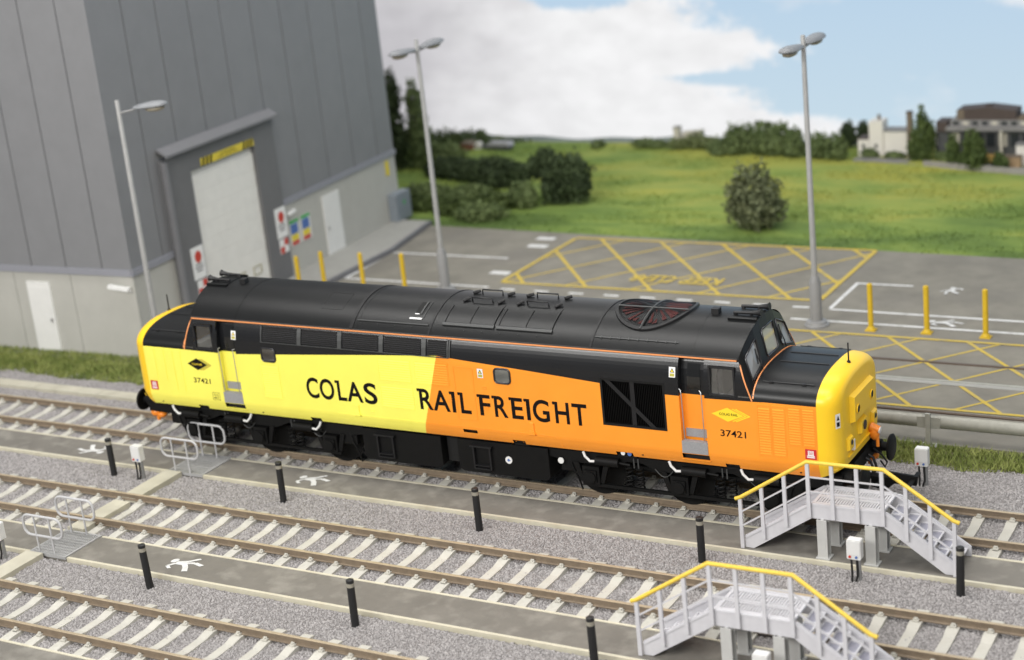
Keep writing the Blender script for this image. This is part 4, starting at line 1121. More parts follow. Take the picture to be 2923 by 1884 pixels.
# side windows, doors, steps on both flanks
def flank(s):
    Y = lambda d: s*d
    def bx(mb, x0, x1, d0, d1, z0, z1): a, b = sorted((Y(d0), Y(d1))); return mb.box(x0, x1, a, b, z0, z1)
    for e in (-1, 1):
        x0, x1 = sorted((e*6.37, e*6.93))
        g = MB(); g.add([(x0, Y(1.33), 2.745), (x1, Y(1.33), 2.745), (x1, Y(1.285), 3.36), (x0, Y(1.285), 3.36)], [(0, 1, 2, 3)]); gp = g.build('cab_side_window', M_glass, loco)
        r = MB(); bx(r, x0, x0+.035, 1.30, 1.352, 2.746, 3.359); bx(r, x1-.035, x1, 1.30, 1.352, 2.746, 3.359); bx(r, x0+.036, x1-.036, 1.29, 1.335, 3.315, 3.359); bx(r, x0+.036, x1-.036, 1.32, 1.362, 2.746, 2.79); r.build('window_frame', M_rubber, gp)
        q = MB(); xa, xb_ = sorted((e*6.98, e*7.16)); tz = lambda z: e*(7.25-.28*((z-2.70)/.8))
        q.add([(e*6.99, Y(sy(2.76)+.003), 2.76), (tz(2.76), Y(sy(2.76)+.003), 2.76), (tz(3.3), Y(sy(3.3)+.003), 3.3), (e*6.99, Y(sy(3.3)+.003), 3.3)], [(0, 1, 2, 3)]); q.build('quarter_light', M_dglass, loco)
        # recessed door
        x0, x1 = sorted((e*5.70, e*6.26))
        d = MB()
        for z0, z1 in zip([1.44, 1.8, 2.2, 2.67, 2.70, 2.9, 3.05, 3.2, 3.35], [1.8, 2.2, 2.67, 2.70, 2.9, 3.05, 3.2, 3.35, 3.47]):
            d.add([(x0-.02, Y(sy(z0)-.16), z0), (x1+.02, Y(sy(z0)-.16), z0), (x1+.02, Y(sy(z1)-.16), z1), (x0-.02, Y(sy(z1)-.16), z1)], [(0, 1, 2, 3)])
        for x in (x0, x1):
            for z0, z1 in ((1.44, 2.69), (2.69, 3.47)):
                d.add([(x, Y(sy(z0)-.18), z0), (x, Y(sy(z0)), z0), (x, Y(sy(z1)), z1), (x, Y(sy(z1)-.18), z1)], [(0, 1, 2, 3)])
        do = d.build('cab_door', M_liv, loco, smooth=35)
        g = MB()
        for z0, z1 in zip((2.78, 2.9, 3.05, 3.2), (2.9, 3.05, 3.2, 3.32)): g.add([(x0+.14, Y(sy(z0)-.145), z0), (x1-.14, Y(sy(z0)-.145), z0), (x1-.14, Y(sy(z1)-.145), z1), (x0+.14, Y(sy(z1)-.145), z1)], [(0, 1, 2, 3)])
        g.build('door_window', M_doorglass, do)
        b = MB(); bx(b, x0+.05, x1-.05, 1.202, 1.24, 1.76, 1.93); b.build('kick_plate', M_step, do)
        b = MB(); bx(b, x0-.005, x1+.005, 1.25, 1.372, 1.44, 1.70); b.build('door_step', M_step, loco)
        b = MB(); bx(b, x0-.02, x1+.02, 1.15, 1.25, 1.27, 1.45); b.build('step_recess', M_dark, loco)
        b = MB(); bx(b, x0-.03, x1+.03, 1.30, 1.345, 1.285, 1.303); b.build('step_lip', M_liv, loco)
        for x, zt, zb in ((e*5.76, 2.83, 1.78), (e*6.20, 2.83, 1.76)):
            b = MB(); b.tube([(x-.04*e, Y(1.37), zt), (x, Y(1.395), zt-.02), (x+.01, Y(1.395), zt-.12), (x+.02, Y(1.395), zb), (x+.02, Y(1.35), zb-.03)], .011, 6); b.build('grab_rail', M_silver, loco, smooth=60)
    for x0, x1 in ((-4.93, -4.53), (1.38, 1.77)):
        pts = []; r = .08; z0, z1 = 2.59, 2.92
        for cx, cz, a0 in ((x1-r, z1-r, 0), (x0+r, z1-r, 90), (x0+r, z0+r, 180), (x1-r, z0+r, 270)):
            for k in range(5):
                a = math.radians(a0+22.5*k); pts.append((cx+r*math.cos(a), cz+r*math.sin(a)))
        b = MB(); b.poly([(x, Y(1.364), z) for x, z in pts]); g = b.build('engine_room_window', M_dglass, loco, recalc=False)
        b = MB(); b.poly([(x, Y(1.3625), z) for x, z in pts]); b.build('window_back', M_cabgrey if x0 > 0 else M_seat, g, recalc=False)
        b = MB(); b.tube([(x, Y(1.366), z) for x, z in pts], .022, 6, True); b.build('window_rim', M_windowrim, g, smooth=60)
    # high level louvres
    for x0, x1 in ((-4.84, -3.86), (-3.71, -2.73), (-2.56, -1.60), (-1.42, -.47), (-.28, .20)):
        b = MB()
        for z0, z1 in zip((3.09, 3.2, 3.31), (3.2, 3.31, 3.42)):
            b.add([(x0, Y(sy(z0)+.004), z0), (x1, Y(sy(z0)+.004), z0), (x1, Y(sy(z1)+.004), z1), (x0, Y(sy(z1)+.004), z1)], [(0, 1, 2, 3)])
        lo = b.build('air_intake_louvre', M_dark, loco)
        for k in range(8):
            z = 3.098+k*.0415; b = MB()
            b.add([(x0, Y(sy(z)+.006), z), (x1, Y(sy(z)+.006), z), (x1, Y(sy(z+.026)+.026), z+.02), (x0, Y(sy(z+.026)+.026), z+.02), (x0, Y(sy(z+.03)+.006), z+.026), (x1, Y(sy(z+.03)+.006), z+.026)], [(0, 1, 2, 3), (3, 2, 5, 4), (0, 3, 4), (1, 5, 2)])
            b.build('louvre_slat', M_grille, lo)
    b = MB()
    for x in (-4.88, -3.785, -2.645, -1.51, -.375, .24, .29):
        w = .055 if x not in (.24, .29, -4.88) else .015
        for z0, z1 in zip((3.07, 3.25, 3.36), (3.25, 3.36, 3.44)):
            b.add([(x-w, Y(sy(z0)+.03), z0), (x+w, Y(sy(z0)+.03), z0), (x+w, Y(sy(z1)+.03), z1), (x-w, Y(sy(z1)+.03), z1)], [(0, 1, 2, 3)])
            b.add([(x-w, Y(sy(z0)), z0), (x-w, Y(sy(z0)+.03), z0), (x-w, Y(sy(z1)+.03), z1), (x-w, Y(sy(z1)), z1)], [(0, 1, 2, 3)])
            b.add([(x+w, Y(sy(z0)), z0), (x+w, Y(sy(z0)+.03), z0), (x+w, Y(sy(z1)+.03), z1), (x+w, Y(sy(z1)), z1)], [(0, 1, 2, 3)])
    b.build('louvre_pillar', M_slate, loco)
    b = MB(); bx(b, -4.9, .26, 1.355, 1.378, 3.055, 3.072); b.build('louvre_sill', M_slate, loco)
    # pressed louvre panels in body colour
    def pressed(x0, x1, z0, z1, pitch=.056):
        b = MB(); t = .018
        bx(b, x0, x1, 1.355, 1.366, z0, z0+t); bx(b, x0, x1, 1.355, 1.366, z1-t, z1); bx(b, x0, x0+t, 1.355, 1.366, z0+t, z1-t); bx(b, x1-t, x1, 1.355, 1.366, z0+t, z1-t)
        po = b.build('louvre_panel', M_pressed, loco)
        b = MB(); z = z0+.03
        while z < z1-.05:
            b.add([(x0+.025, Y(1.361), z+.028), (x1-.025, Y(1.361), z+.028), (x1-.025, Y(1.3755), z), (x0+.025, Y(1.3755), z), (x1-.025, Y(1.36), z), (x0+.025, Y(1.36), z)], [(0, 1, 2, 3), (3, 2, 4, 5), (0, 3, 5), (1, 4, 2)]); z += pitch
        b.build('louvre_slats', M_pressed, po, kind='stuff')
    for q in ((-5.01, -4.48, 1.68, 2.53), (-1.65, -.77, 2.39, 2.94), (-.68, .21, 2.39, 2.94), (-1.66, -.77, 1.75, 2.29), (7.37, 7.66, 1.57, 2.65), (7.67, 7.96, 1.57, 2.65), (8.0, 8.28, 1.84, 2.66), (8.29, 8.57, 1.84, 2.66)): pressed(*q)
    for x0, x1, z0, z1 in ((-8.54, -8.27, 1.85, 2.68), (-8.2, -7.97, 1.85, 2.68), (-7.9, -7.69, 1.61, 2.67), (-7.66, -7.44, 1.60, 2.67)):
        b = MB(); bx(b, x0, x1, 1.355, 1.371, z0, z1); b.build('access_panel', M_liv, loco)
    b = MB(); w = .010
    for q in ((.35, .35+w, 1.66, 2.88), (.84-w, .84, 1.66, 2.88), (.361, .829, 2.88-w, 2.88), (.361, .829, 1.66, 1.66+w)): bx(b, q[0], q[1], 1.355, 1.367, q[2], q[3])
    b.build('engine_room_door', M_liv, loco)
    b = MB()
    for x, z in ((1.1, 2.42), (1.1, 1.94), (.18, 2.06), (-1.95, 1.60)):
        for dz in (0, .05): bx(b, x-.05, x+.05, 1.355, 1.375, z+dz, z+dz+.016)
    b.build('small_vent', M_liv, loco)
    for x in (-2.38, 2.18):
        b = MB(); bx(b, x-.06, x+.06, 1.34, 1.385, 1.56, 1.74); b.prism([(x-.09, 1.50), (x+.09, 1.50), (x+.06, 1.56), (x-.06, 1.56)], 'y', *sorted((Y(1.35), Y(1.40)))); fo_ = b.build('filler_pipe', M_liv, loco)
        b = MB(); bx(b, x-.09, x+.09, 1.35, 1.41, 1.475, 1.498); b.build('filler_tray', M_liv, fo_)
    # valance edge and rivets
    b = MB(); bx(b, -2.94, 2.76, 1.355, 1.366, 1.478, 1.49); b.obox((2.76, Y(1.362), 1.484), (2.88, Y(1.28), 1.19), .012, .012); b.build('valance_edge', M_liv, loco)
    b = MB()
    for k in range(30):
        x = -2.85+k*.19; bx(b, x-.006, x+.006, sy(1.24), sy(1.24)+.006, 1.235, 1.247)
        if k % 2: bx(b, x-.006, x+.006, 1.36, 1.366, 1.46, 1.472)
    b.build('rivets', M_liv, loco, kind='stuff')
    b = MB()
    for x in (-7.0, -5.2, 4.75, 6.7, 8.2, -8.3): b.cyl((x, Y(sy(1.26)-.01), 1.26), (x, Y(sy(1.26)+.004), 1.26), .022, n=8)
    b.build('jacking_point', M_dark, loco)
    # radiator grille
    b = MB(); bx(b, 3.90, 5.41, 1.20, 1.25, 1.85, 2.94); b.build('radiator_core', M_dark, loco)
    rg = MB(); f = .05
    bx(rg, 3.921, 3.921+f, 1.26, 1.362, 1.871, 2.919); bx(rg, 5.389-f, 5.389, 1.26, 1.362, 1.871, 2.919); bx(rg, 3.921+f, 5.389-f, 1.26, 1.362, 1.871, 1.871+f); bx(rg, 3.921+f, 5.389-f, 1.26, 1.358, 2.919-f, 2.919)
    ro = rg.build('radiator_grille', M_black, loco)
    for k in range(34):
        x = 3.99+k*.0402; b = MB(); bx(b, x, x+.014, 1.27, 1.318, 1.922, 2.868); b.build('grille_bar', M_gbar, ro)
    b = MB(); bx(b, 4.60, 4.70, 1.32, 1.352, 1.922, 2.868); b.build('grille_post', M_brace, ro)
    b = MB(); y0, y1 = sorted((Y(1.330), Y(1.356)))
    b.prism([(4.02, 2.868), (4.14, 2.868), (5.16, 1.90), (5.04, 1.90)], 'y', y0, y1); b.build('grille_brace', M_brace, ro)
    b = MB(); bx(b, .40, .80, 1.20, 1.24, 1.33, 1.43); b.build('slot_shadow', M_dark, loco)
    # lettering, numbers and badges: flat print on the flank
    d = 1.3635
    def ptext(mb, txt, x0, x1, z0, z1, bold=0.0, dd=d):
        if s < 0: put_text(mb, txt, (x0, Y(dd), z0), (x1-x0, 0, 0), (0, 0, z1-z0), bold)
        else: put_text(mb, txt, (x1, Y(dd), z0), (x0-x1, 0, 0), (0, 0, z1-z0), bold)
    b = MB()
    z0, z1 = 1.795, 2.285
    for ch, a, c, ov in (('C', -3.745, -3.40, .012), ('O', -3.365, -2.96, .012), ('L', -2.865, -2.62, 0), ('A', -2.61, -2.17, 0), ('S', -2.13, -1.775, .012), ('R', -.63, -.28, 0), ('A', -.28, .16, 0), ('I', .215, .305, 0), ('L', .435, .70, 0), ('F', .925, 1.20, 0), ('R', 1.30, 1.63, 0), ('E', 1.725, 2.01, 0), ('I', 2.095, 2.185, 0), ('G', 2.25, 2.655, .012), ('H', 2.79, 3.13, 0), ('T', 3.20, 3.555, 0)):
        ptext(b, ch, a, c, z0-ov, z1+ov, .018)
        if ch in 'LRIFEH' and s < 0:
            b.prism([(a-.05, z1-.002), (a-.056, z1-.045), (a-.035, z1-.075), (a-.002, z1-.06), (a-.002, z1)], 'y', Y(d), Y(d-.002))
    b.build('lettering', M_letter, loco, recalc=False)
    b = MB(); ptext(b, '37421', -7.14, -6.62, 1.87, 2.0, .012); b.build('running_number', M_letter, loco, recalc=False)
    b = MB(); ptext(b, '37421', 6.56, 7.11, 1.89, 2.035, .012); b.build('running_number', M_letter, loco, recalc=False)
    def dia(cx, cz, w, h, m, dd, name):
        b = MB(); b.poly([(cx-w, Y(dd), cz), (cx, Y(dd), cz-h), (cx+w, Y(dd), cz), (cx, Y(dd), cz+h)]); return b.build(name, m, loco, recalc=False)
    dia(-6.79, 2.35, .28, .145, M_gold, 1.3630, 'logo_diamond'); dia(-6.84, 2.35, .28, .145, M_logo, 1.3636, 'logo_diamond'); dia(-6.86, 2.35, .28, .145, M_gold, 1.3642, 'logo_diamond'); dia(-6.95, 2.35, .30, .150, M_letter, 1.3650, 'logo_diamond')
    b = MB(); ptext(b, 'COLAS RAIL', -7.12, -6.79, 2.325, 2.375, .012, 1.3660); b.build('logo_lettering', M_logo, loco, recalc=False)
    dia(6.93, 2.365, .30, .14, M_logo, 1.3630, 'logo_diamond'); dia(6.90, 2.365, .275, .13, MATS['orange_paint'], 1.3634, 'logo_diamond'); dia(6.86, 2.365, .29, .14, M_logo, 1.3640, 'logo_diamond'); dia(6.83, 2.365, .275, .13, MATS['orange_paint'], 1.3645, 'logo_diamond'); dia(6.74, 2.365, .345, .150, M_logo, 1.3652, 'logo_diamond')
    b = MB(); ptext(b, 'COLAS RAIL', 6.56, 6.96, 2.345, 2.40, .014, 1.3662); b.build('logo_lettering', M_letter, loco, recalc=False)
    for x0, x1, z0, z1 in ((-8.545, -8.32, 1.58, 1.81), (8.335, 8.565, 1.59, 1.80)):
        b = MB(); bx(b, x0, x1, 1.355, 1.3685, z0, z1); pl = b.build('red_plate', M_red, loco)
        b = MB(); xm = (x0+x1)/2; bx(b, xm-.06, xm+.06, 1.3685, 1.3695, z1-.13, z1-.03); bx(b, xm-.08, xm+.08, 1.3685, 1.3695, z0+.03, z0+.055); bx(b, xm-.08, xm+.08, 1.3685, 1.3695, z0+.065, z0+.08); pp = b.build('plate_print', M_white, pl)
        b = MB()
        for k in range(3): bx(b, xm-.045, xm+.045, 1.3695, 1.370, z1-.11+k*.028, z1-.10+k*.028)
        b.build('print_line', M_red, pp)
    for x, z in ((1.03, 2.67), (-5.71, 3.06), (5.58, 3.06)):
        t_ = lambda zz, o: Y(sy(z)+(sy(z+.21)-sy(z))*(zz-z)/.21+o+.005)
        b = MB(); b.add([(x-.07, t_(z, .004), z), (x+.07, t_(z, .004), z), (x+.07, t_(z+.21, .004), z+.21), (x-.07, t_(z+.21, .004), z+.21)], [(0, 1, 2, 3)]); wf = b.build('warning_flash', M_white, loco, recalc=False)
        b = MB(); b.add([(x-.05, t_(z+.10, .007), z+.10), (x+.05, t_(z+.10, .007), z+.10), (x, t_(z+.19, .007), z+.19)], [(0, 1, 2)]); b.build('flash_symbol', M_letter, wf, recalc=False)
        b = MB(); b.add([(x-.028, t_(z+.11, .008), z+.11), (x+.028, t_(z+.11, .008), z+.11), (x, t_(z+.165, .008), z+.165)], [(0, 1, 2)]); b.build('flash_symbol', M_logo, wf, recalc=False)
        b = MB(); b.add([(x-.05, t_(z+.02, .007), z+.02), (x+.05, t_(z+.02, .007), z+.02), (x+.05, t_(z+.08, .007), z+.08), (x-.05, t_(z+.08, .007), z+.08)], [(0, 1, 2, 3)]); b.build('flash_text_panel', M_gold, wf, recalc=False)
    b = MB()
    for q in ((-6.62, -6.40, 1.655, 1.663), (-6.62, -6.40, 1.47, 1.478), (-6.62, -6.612, 1.479, 1.654), (-6.408, -6.40, 1.479, 1.654), (-6.59, -6.50, 1.62, 1.628), (-6.59, -6.47, 1.59, 1.598), (-6.57, -6.50, 1.55, 1.56), (-6.59, -6.49, 1.51, 1.53), (-6.46, -6.45, 1.49, 1.64)): bx(b, q[0], q[1], d-.0015, d, q[2], q[3])
    b.build('data_panel', M_letter, loco)
flank(-1); flank(1)

# bogies and underframe equipment
WHEEL = MB()
WHEEL.tube([(0, -.05, 0), (0, -.048, 0), (0, .02, 0), (0, .05, 0), (0, .052, 0)], [.30, .565, .57, .60, .30], 28)
WHEELM = WHEEL.mesh('wheel', M_frame, smooth=40)
for e in (-1, 1):
    cx = 5.486*e
    bo = MB(); bo.box(cx-2.9, cx+2.9, -.9, .9, .70, .80); bogie = bo.build('bogie', M_frame, loco)
    for k in (-2.06, 0, 2.06):
        for s in (-1, 1):
            w = bpy.data.objects.new('wheel', WHEELM); COL.objects.link(w); w.parent = bogie; w.location = (cx+k, s*.665, .57)
            w.rotation_euler = (0, 0, 0 if s > 0 else PI)
        MB().cyl((cx+k, -.6, .57), (cx+k, .6, .57), .09, n=10).build('axle', M_frame, bogie, smooth=40)
    for s in (-1, 1):
        Y = lambda d: s*d
        def bx(mb, x0, x1, d0, d1, z0, z1): a, b_ = sorted((Y(d0), Y(d1))); return mb.box(x0, x1, a, b_, z0, z1)
        y0, y1 = sorted((Y(1.06), Y(1.14)))
        b = MB(); b.prism([(cx-3.1, .92), (cx-3.1, 1.10), (cx+3.1, 1.10), (cx+3.1, .92), (cx+2.55, .84), (cx+1.55, .84), (cx+1.2, .98), (cx+.85, .98), (cx+.5, .84), (cx-.5, .84), (cx-.85, .98), (cx-1.2, .98), (cx-1.55, .84), (cx-2.55, .84)], 'y', y0, y1); b.build('side_frame', M_frame, bogie)
        for k in (-2.06, 0, 2.06):
            b = MB(); bx(b, cx+k-.20, cx+k+.20, 1.0, 1.20, .40, .80); bx(b, cx+k-.14, cx+k+.14, 1.20, 1.24, .46, .72); b.cyl((cx+k, Y(1.2), .57), (cx+k, Y(1.27), .57), .13, n=12)
            b.prism([(cx+k-.42, .86), (cx+k-.30, .86), (cx+k-.18, .42), (cx+k-.28, .42)], 'y', *sorted((Y(1.06), Y(1.16)))); b.prism([(cx+k+.42, .86), (cx+k+.30, .86), (cx+k+.18, .42), (cx+k+.28, .42)], 'y', *sorted((Y(1.06), Y(1.16))))
            b.build('axlebox', M_frame, bogie, smooth=35)
        for k in (-1.17, -.92, .92, 1.17):
            pts = [(cx+k+.075*math.cos(2*PI*i/9), Y(1.13)+.075*math.sin(2*PI*i/9), .42+i*.46/45) for i in range(46)]
            MB().tube(pts, .02, 5).build('coil_spring', M_frame, bogie, smooth=60)
        b = MB(); bx(b, cx-2.3, cx+2.3, 1.09, 1.15, .33, .40); b.build('equalising_beam', M_frame, bogie)
        for k, d_ in (((-2.0, -1), (-.65, 1), (1.4, 1)) if e < 0 else ((-1.59, -1), (.41, -1), (2.0, -1))):
            b = MB(); b.cyl((cx+k-.30, Y(1.22), .97), (cx+k+.24, Y(1.22), .97), .10, n=12); b.cyl((cx+k+.24, Y(1.22), .97), (cx+k+.5, Y(1.22), .95), .03, n=8); bc = b.build('brake_cylinder', M_frame, bogie, smooth=40)
            b = MB(); x0 = cx+k-.30 if d_ < 0 else cx+k+.24
            b.tube([(x0, Y(1.24), .96), (x0+d_*.13, Y(1.26), .955), (x0+d_*.24, Y(1.26), 1.06), (x0+d_*.28, Y(1.25), 1.16)], .03, 8); b.build('white_pipe', M_white, bogie, smooth=50)
        for k in (-2.6, 2.6):
            b = MB(); b.tube([(cx+k, Y(1.12), .95), (cx+k+.1, Y(1.15), .7), (cx+k+.2, Y(1.12), .45), (cx+k+.26, Y(1.1), .2)], .02, 6); bx(b, cx+k-.2, cx+k+.2, 1.0, 1.12, .62, .85); b.build('sand_pipe', M_frame, bogie, smooth=50)
        for k in (-1.0, 1.0):
            b = MB(); bx(b, cx+k-.05, cx+k-.02, 1.145, 1.16, .86, 1.08); bx(b, cx+k+.05, cx+k+.08, 1.145, 1.16, .86, 1.08); b.build('hanger', M_slate, bogie)
        for k in (-.55, 1.55):
            b = MB(); pts = [(cx+k+.07*i, Y(1.16), .9-.16*math.sin(PI*i/6)) for i in range(7)]; b.tube(pts, .014, 6); b.build('air_hose', M_slate, bogie, smooth=60)
for s in (-1, 1):
    Y = lambda d: s*d
    def bx(mb, x0, x1, d0, d1, z0, z1): a, b_ = sorted((Y(d0), Y(d1))); return mb.box(x0, x1, a, b_, z0, z1)
    for x0, x1 in ((-2.45, -.32), (.12, 2.42)):
        y0, y1 = sorted((Y(.5), Y(1.20)))
        b = MB(); b.prism([(x0, .42), (x0+.1, .34), (x1-.1, .34), (x1, .42), (x1, 1.10), (x0, 1.10)], 'y', y0, y1); tk = b.build('fuel_tank', M_frame, loco)
        xs = x0+.42
        b = MB(); bx(b, xs, xs+.04, 1.20, 1.27, .45, .98); bx(b, xs+.42, xs+.46, 1.20, 1.27, .45, .98); bx(b, xs-.05, xs+.5, 1.20, 1.30, .98, 1.02); bx(b, xs+.041, xs+.419, 1.20, 1.28, .45, .48); bx(b, xs+.041, xs+.419, 1.20, 1.28, .53, .55); b.build('tank_step', M_brace, tk)
    MB().cyl((1.42, Y(1.2), .73), (1.42, Y(1.215), .73), .085, n=18).build('fuel_gauge', M_white, loco)
    b = MB(); bx(b, 1.40, 1.44, 1.215, 1.218, .70, .76); bx(b, 1.37, 1.47, 1.215, 1.217, .72, .735); b.build('gauge_needle', M_blue, loco)
    b = MB(); bx(b, -.28, .08, .4, 1.0, .45, 1.1); b.build('battery_box', M_dark, loco)
    MB().cyl((2.72, Y(1.18), .86), (2.72, Y(1.20), .86), .07, n=14).build('gauge', M_white, loco)
    MB().cyl((4.28, Y(1.27), 1.24), (4.28, Y(1.29), 1.24), .05, n=12).build('gauge', M_white, loco)
    MB().cyl((4.43, Y(1.27), 1.235), (4.43, Y(1.285), 1.235), .05, n=12).build('blue_valve', M_blue, loco)
    for x0, x1 in ((4.13, 4.52), (-7.17, -6.87), (-3.8, -3.5), (1.63, 1.94), (6.6, 6.9)):
        b = MB(); bx(b, x0-.02, x1+.02, 1.0, 1.2, 1.12, 1.28); b.build('notch_recess', M_dark, loco)

# ------------------------------------------------------------------ grass, field, trees and far buildings
def leafmat(name, c0, c1, scale=2.0, c2=None):
    m = bpy.data.materials.new(name); m.use_nodes = True; nt = m.node_tree; b = nt.nodes['Principled BSDF']
    tc = nt.nodes.new('ShaderNodeTexCoord'); n = nt.nodes.new('ShaderNodeTexNoise'); n.inputs['Scale'].default_value = scale; n.inputs['Detail'].default_value = 6; n.inputs['Roughness'].default_value = .7
    nt.links.new(tc.outputs['Object'], n.inputs['Vector'])
    cr = nt.nodes.new('ShaderNodeValToRGB'); cr.color_ramp.elements[0].position = .32; cr.color_ramp.elements[1].position = .68
    cr.color_ramp.elements[0].color = (*c0, 1); cr.color_ramp.elements[1].color = (*c1, 1)
    if c2: e = cr.color_ramp.elements.new(.86); e.color = (*c2, 1)
    nt.links.new(n.outputs[0], cr.inputs[0]); nt.links.new(cr.outputs[0], b.inputs['Base Color'])
    b.inputs['Roughness'].default_value = .7; b.inputs['Specular IOR Level'].default_value = .2
    return m
M_verge = leafmat('verge_grass', (.13,.18,.04), (.34,.37,.12), 1.6, (.42,.37,.16))
M_vsoil = mat('verge_soil', (.10,.10,.04), .9, .3, 3, .3, 20)
def tufts(name, region, n, hmin, hmax, w, m, seed, inside=None, parent=None, lean=.5):
    """many small blades as one mesh"""
    rs = np.random.RandomState(seed); x0, x1, y0, y1 = region
    P = np.column_stack([rs.uniform(x0, x1, n), rs.uniform(y0, y1, n)])
    if inside is not None: P = P[inside(P)]
    k = len(P); a = rs.uniform(0, 2*PI, k); h = rs.uniform(hmin, hmax, k); ww = w*rs.uniform(.6, 1.4, k)
    dx, dy = np.cos(a)*ww, np.sin(a)*ww; lx, ly = rs.normal(0, lean, k)*h, rs.normal(0, lean, k)*h
    z = np.full(k, G-.02)
    V = np.empty((k, 3, 3)); V[:, 0] = np.column_stack([P[:, 0]-dx, P[:, 1]-dy, z]); V[:, 1] = np.column_stack([P[:, 0]+dx, P[:, 1]+dy, z]); V[:, 2] = np.column_stack([P[:, 0]+lx, P[:, 1]+ly, z+h])
    me = bpy.data.meshes.new(name); me.vertices.add(3*k); me.vertices.foreach_set('co', V.ravel()); me.loops.add(3*k); me.loops.foreach_set('vertex_index', np.arange(3*k)); me.polygons.add(k); me.polygons.foreach_set('loop_start', np.arange(k)*3)
    me.update(); me.materials.append(m)
    o = bpy.data.objects.new(name, me); COL.objects.link(o); o['kind'] = 'stuff'
    return o
# verge behind the locomotive and in front of the shed
def wob(x, s): return .09*np.sin(1.7*x+s)+.06*np.sin(4.1*x+2*s)
vg = MB(); xs = np.linspace(-24, 20, 90); lo = [(x, 3.05+float(wob(x, 0))-(.25 if x < -13 else 0)) for x in xs]; hi = [(x, 4.22 if x > -12.5 else 5.2) for x in xs]
vg.add([(x, y, G-.03) for x, y in lo]+[(x, y, G+.0) for x, y in hi], [(i, i+1, 90+i+1, 90+i) for i in range(89)]); vg.build('verge', M_vsoil, kind='structure')
def in_verge(P):
    lo = 3.0+wob(P[:, 0], 0)-np.where(P[:, 0] < -13, .25, 0); hi = np.where(P[:, 0] > -13.0, 4.12+.3*wob(P[:, 0], 5), 4.72)
    return (P[:, 1] > lo) & (P[:, 1] < hi)
tufts('grass', (-22, 16, 2.7, 4.75), 60000, .05, .17, .016, M_verge, 5, in_verge)

def fieldmat():
    m = bpy.data.materials.new('meadow'); m.use_nodes = True; nt = m.node_tree; b = nt.nodes['Principled BSDF']; N = nt.nodes.new; L = nt.links.new
    tc = N('ShaderNodeTexCoord'); mp = N('ShaderNodeMapping'); mp.inputs['Scale'].default_value = (.22, .55, 1); L(tc.outputs['Object'], mp.inputs[0])
    n = N('ShaderNodeTexNoise'); n.inputs['Scale'].default_value = 1.1; n.inputs['Detail'].default_value = 7; n.inputs['Roughness'].default_value = .62; L(mp.outputs[0], n.inputs['Vector'])
    s = N('ShaderNodeSeparateXYZ'); L(tc.outputs['Object'], s.inputs[0])
    # green painted darker near the yard to stand for shade, buttercup-yellow further up the meadow
    yr = N('ShaderNodeMapRange'); yr.inputs[1].default_value = 19; yr.inputs[2].default_value = 27; L(s.outputs[1], yr.inputs[0])
    ad = N('ShaderNodeMath'); ad.operation = 'MULTIPLY_ADD'; L(yr.outputs[0], ad.inputs[0]); ad.inputs[1].default_value = .30; 
    # grass colour gets darker towards the shed side
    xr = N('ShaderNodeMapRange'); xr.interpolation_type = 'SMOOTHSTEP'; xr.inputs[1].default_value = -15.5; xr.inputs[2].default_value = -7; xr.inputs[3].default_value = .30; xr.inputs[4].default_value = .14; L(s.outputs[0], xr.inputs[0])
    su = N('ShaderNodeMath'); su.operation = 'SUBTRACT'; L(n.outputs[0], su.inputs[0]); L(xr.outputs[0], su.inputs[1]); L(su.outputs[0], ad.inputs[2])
    cr = N('ShaderNodeValToRGB'); el = cr.color_ramp
    el.elements[0].position = .28; el.elements[0].color = (.10,.155,.045, 1); el.elements[1].position = .80; el.elements[1].color = (.38,.37,.075, 1)
    for p, c in ((.42, (.16,.235,.06)), (.55, (.235,.305,.075)), (.66, (.31,.345,.085))):
        e = el.elements.new(p); e.color = (*c, 1)
    L(ad.outputs[0], cr.inputs[0]); L(cr.outputs[0], b.inputs['Base Color']); b.inputs['Roughness'].default_value = .85; b.inputs['Specular IOR Level'].default_value = .1
    return m
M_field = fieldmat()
fx = np.linspace(-48, 26, 75); fy = np.concatenate([np.linspace(17.7, 34.0, 34), [34.6, 35.2]])
rs = np.random.RandomState(3); fm = MB(); vs = []
for j, y in enumerate(fy):
    for x in fx:
        z = G-.01 if y < 34.1 else G-.4*(y-34)
        if 20.5 < y < 33: z += .03*math.sin(x*.9+y)+.03*math.sin(y*2.1-x*.4)
        vs.append((x, y, z))
fm.add(vs, [(j*75+i, j*75+i+1, (j+1)*75+i+1, (j+1)*75+i) for j in range(len(fy)-1) for i in range(74)])
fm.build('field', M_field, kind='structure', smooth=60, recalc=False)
def in_field(P):
    ye = np.where(P[:, 0] > -13.9, 19.95-(P[:, 0]+13.9)*.0478, 19.95)
    return P[:, 1] > ye-.02
tufts('grass', (-26, 14, 18.0, 33.6), 45000, .03, .075, .035, M_field, 9, in_field, lean=1.0)

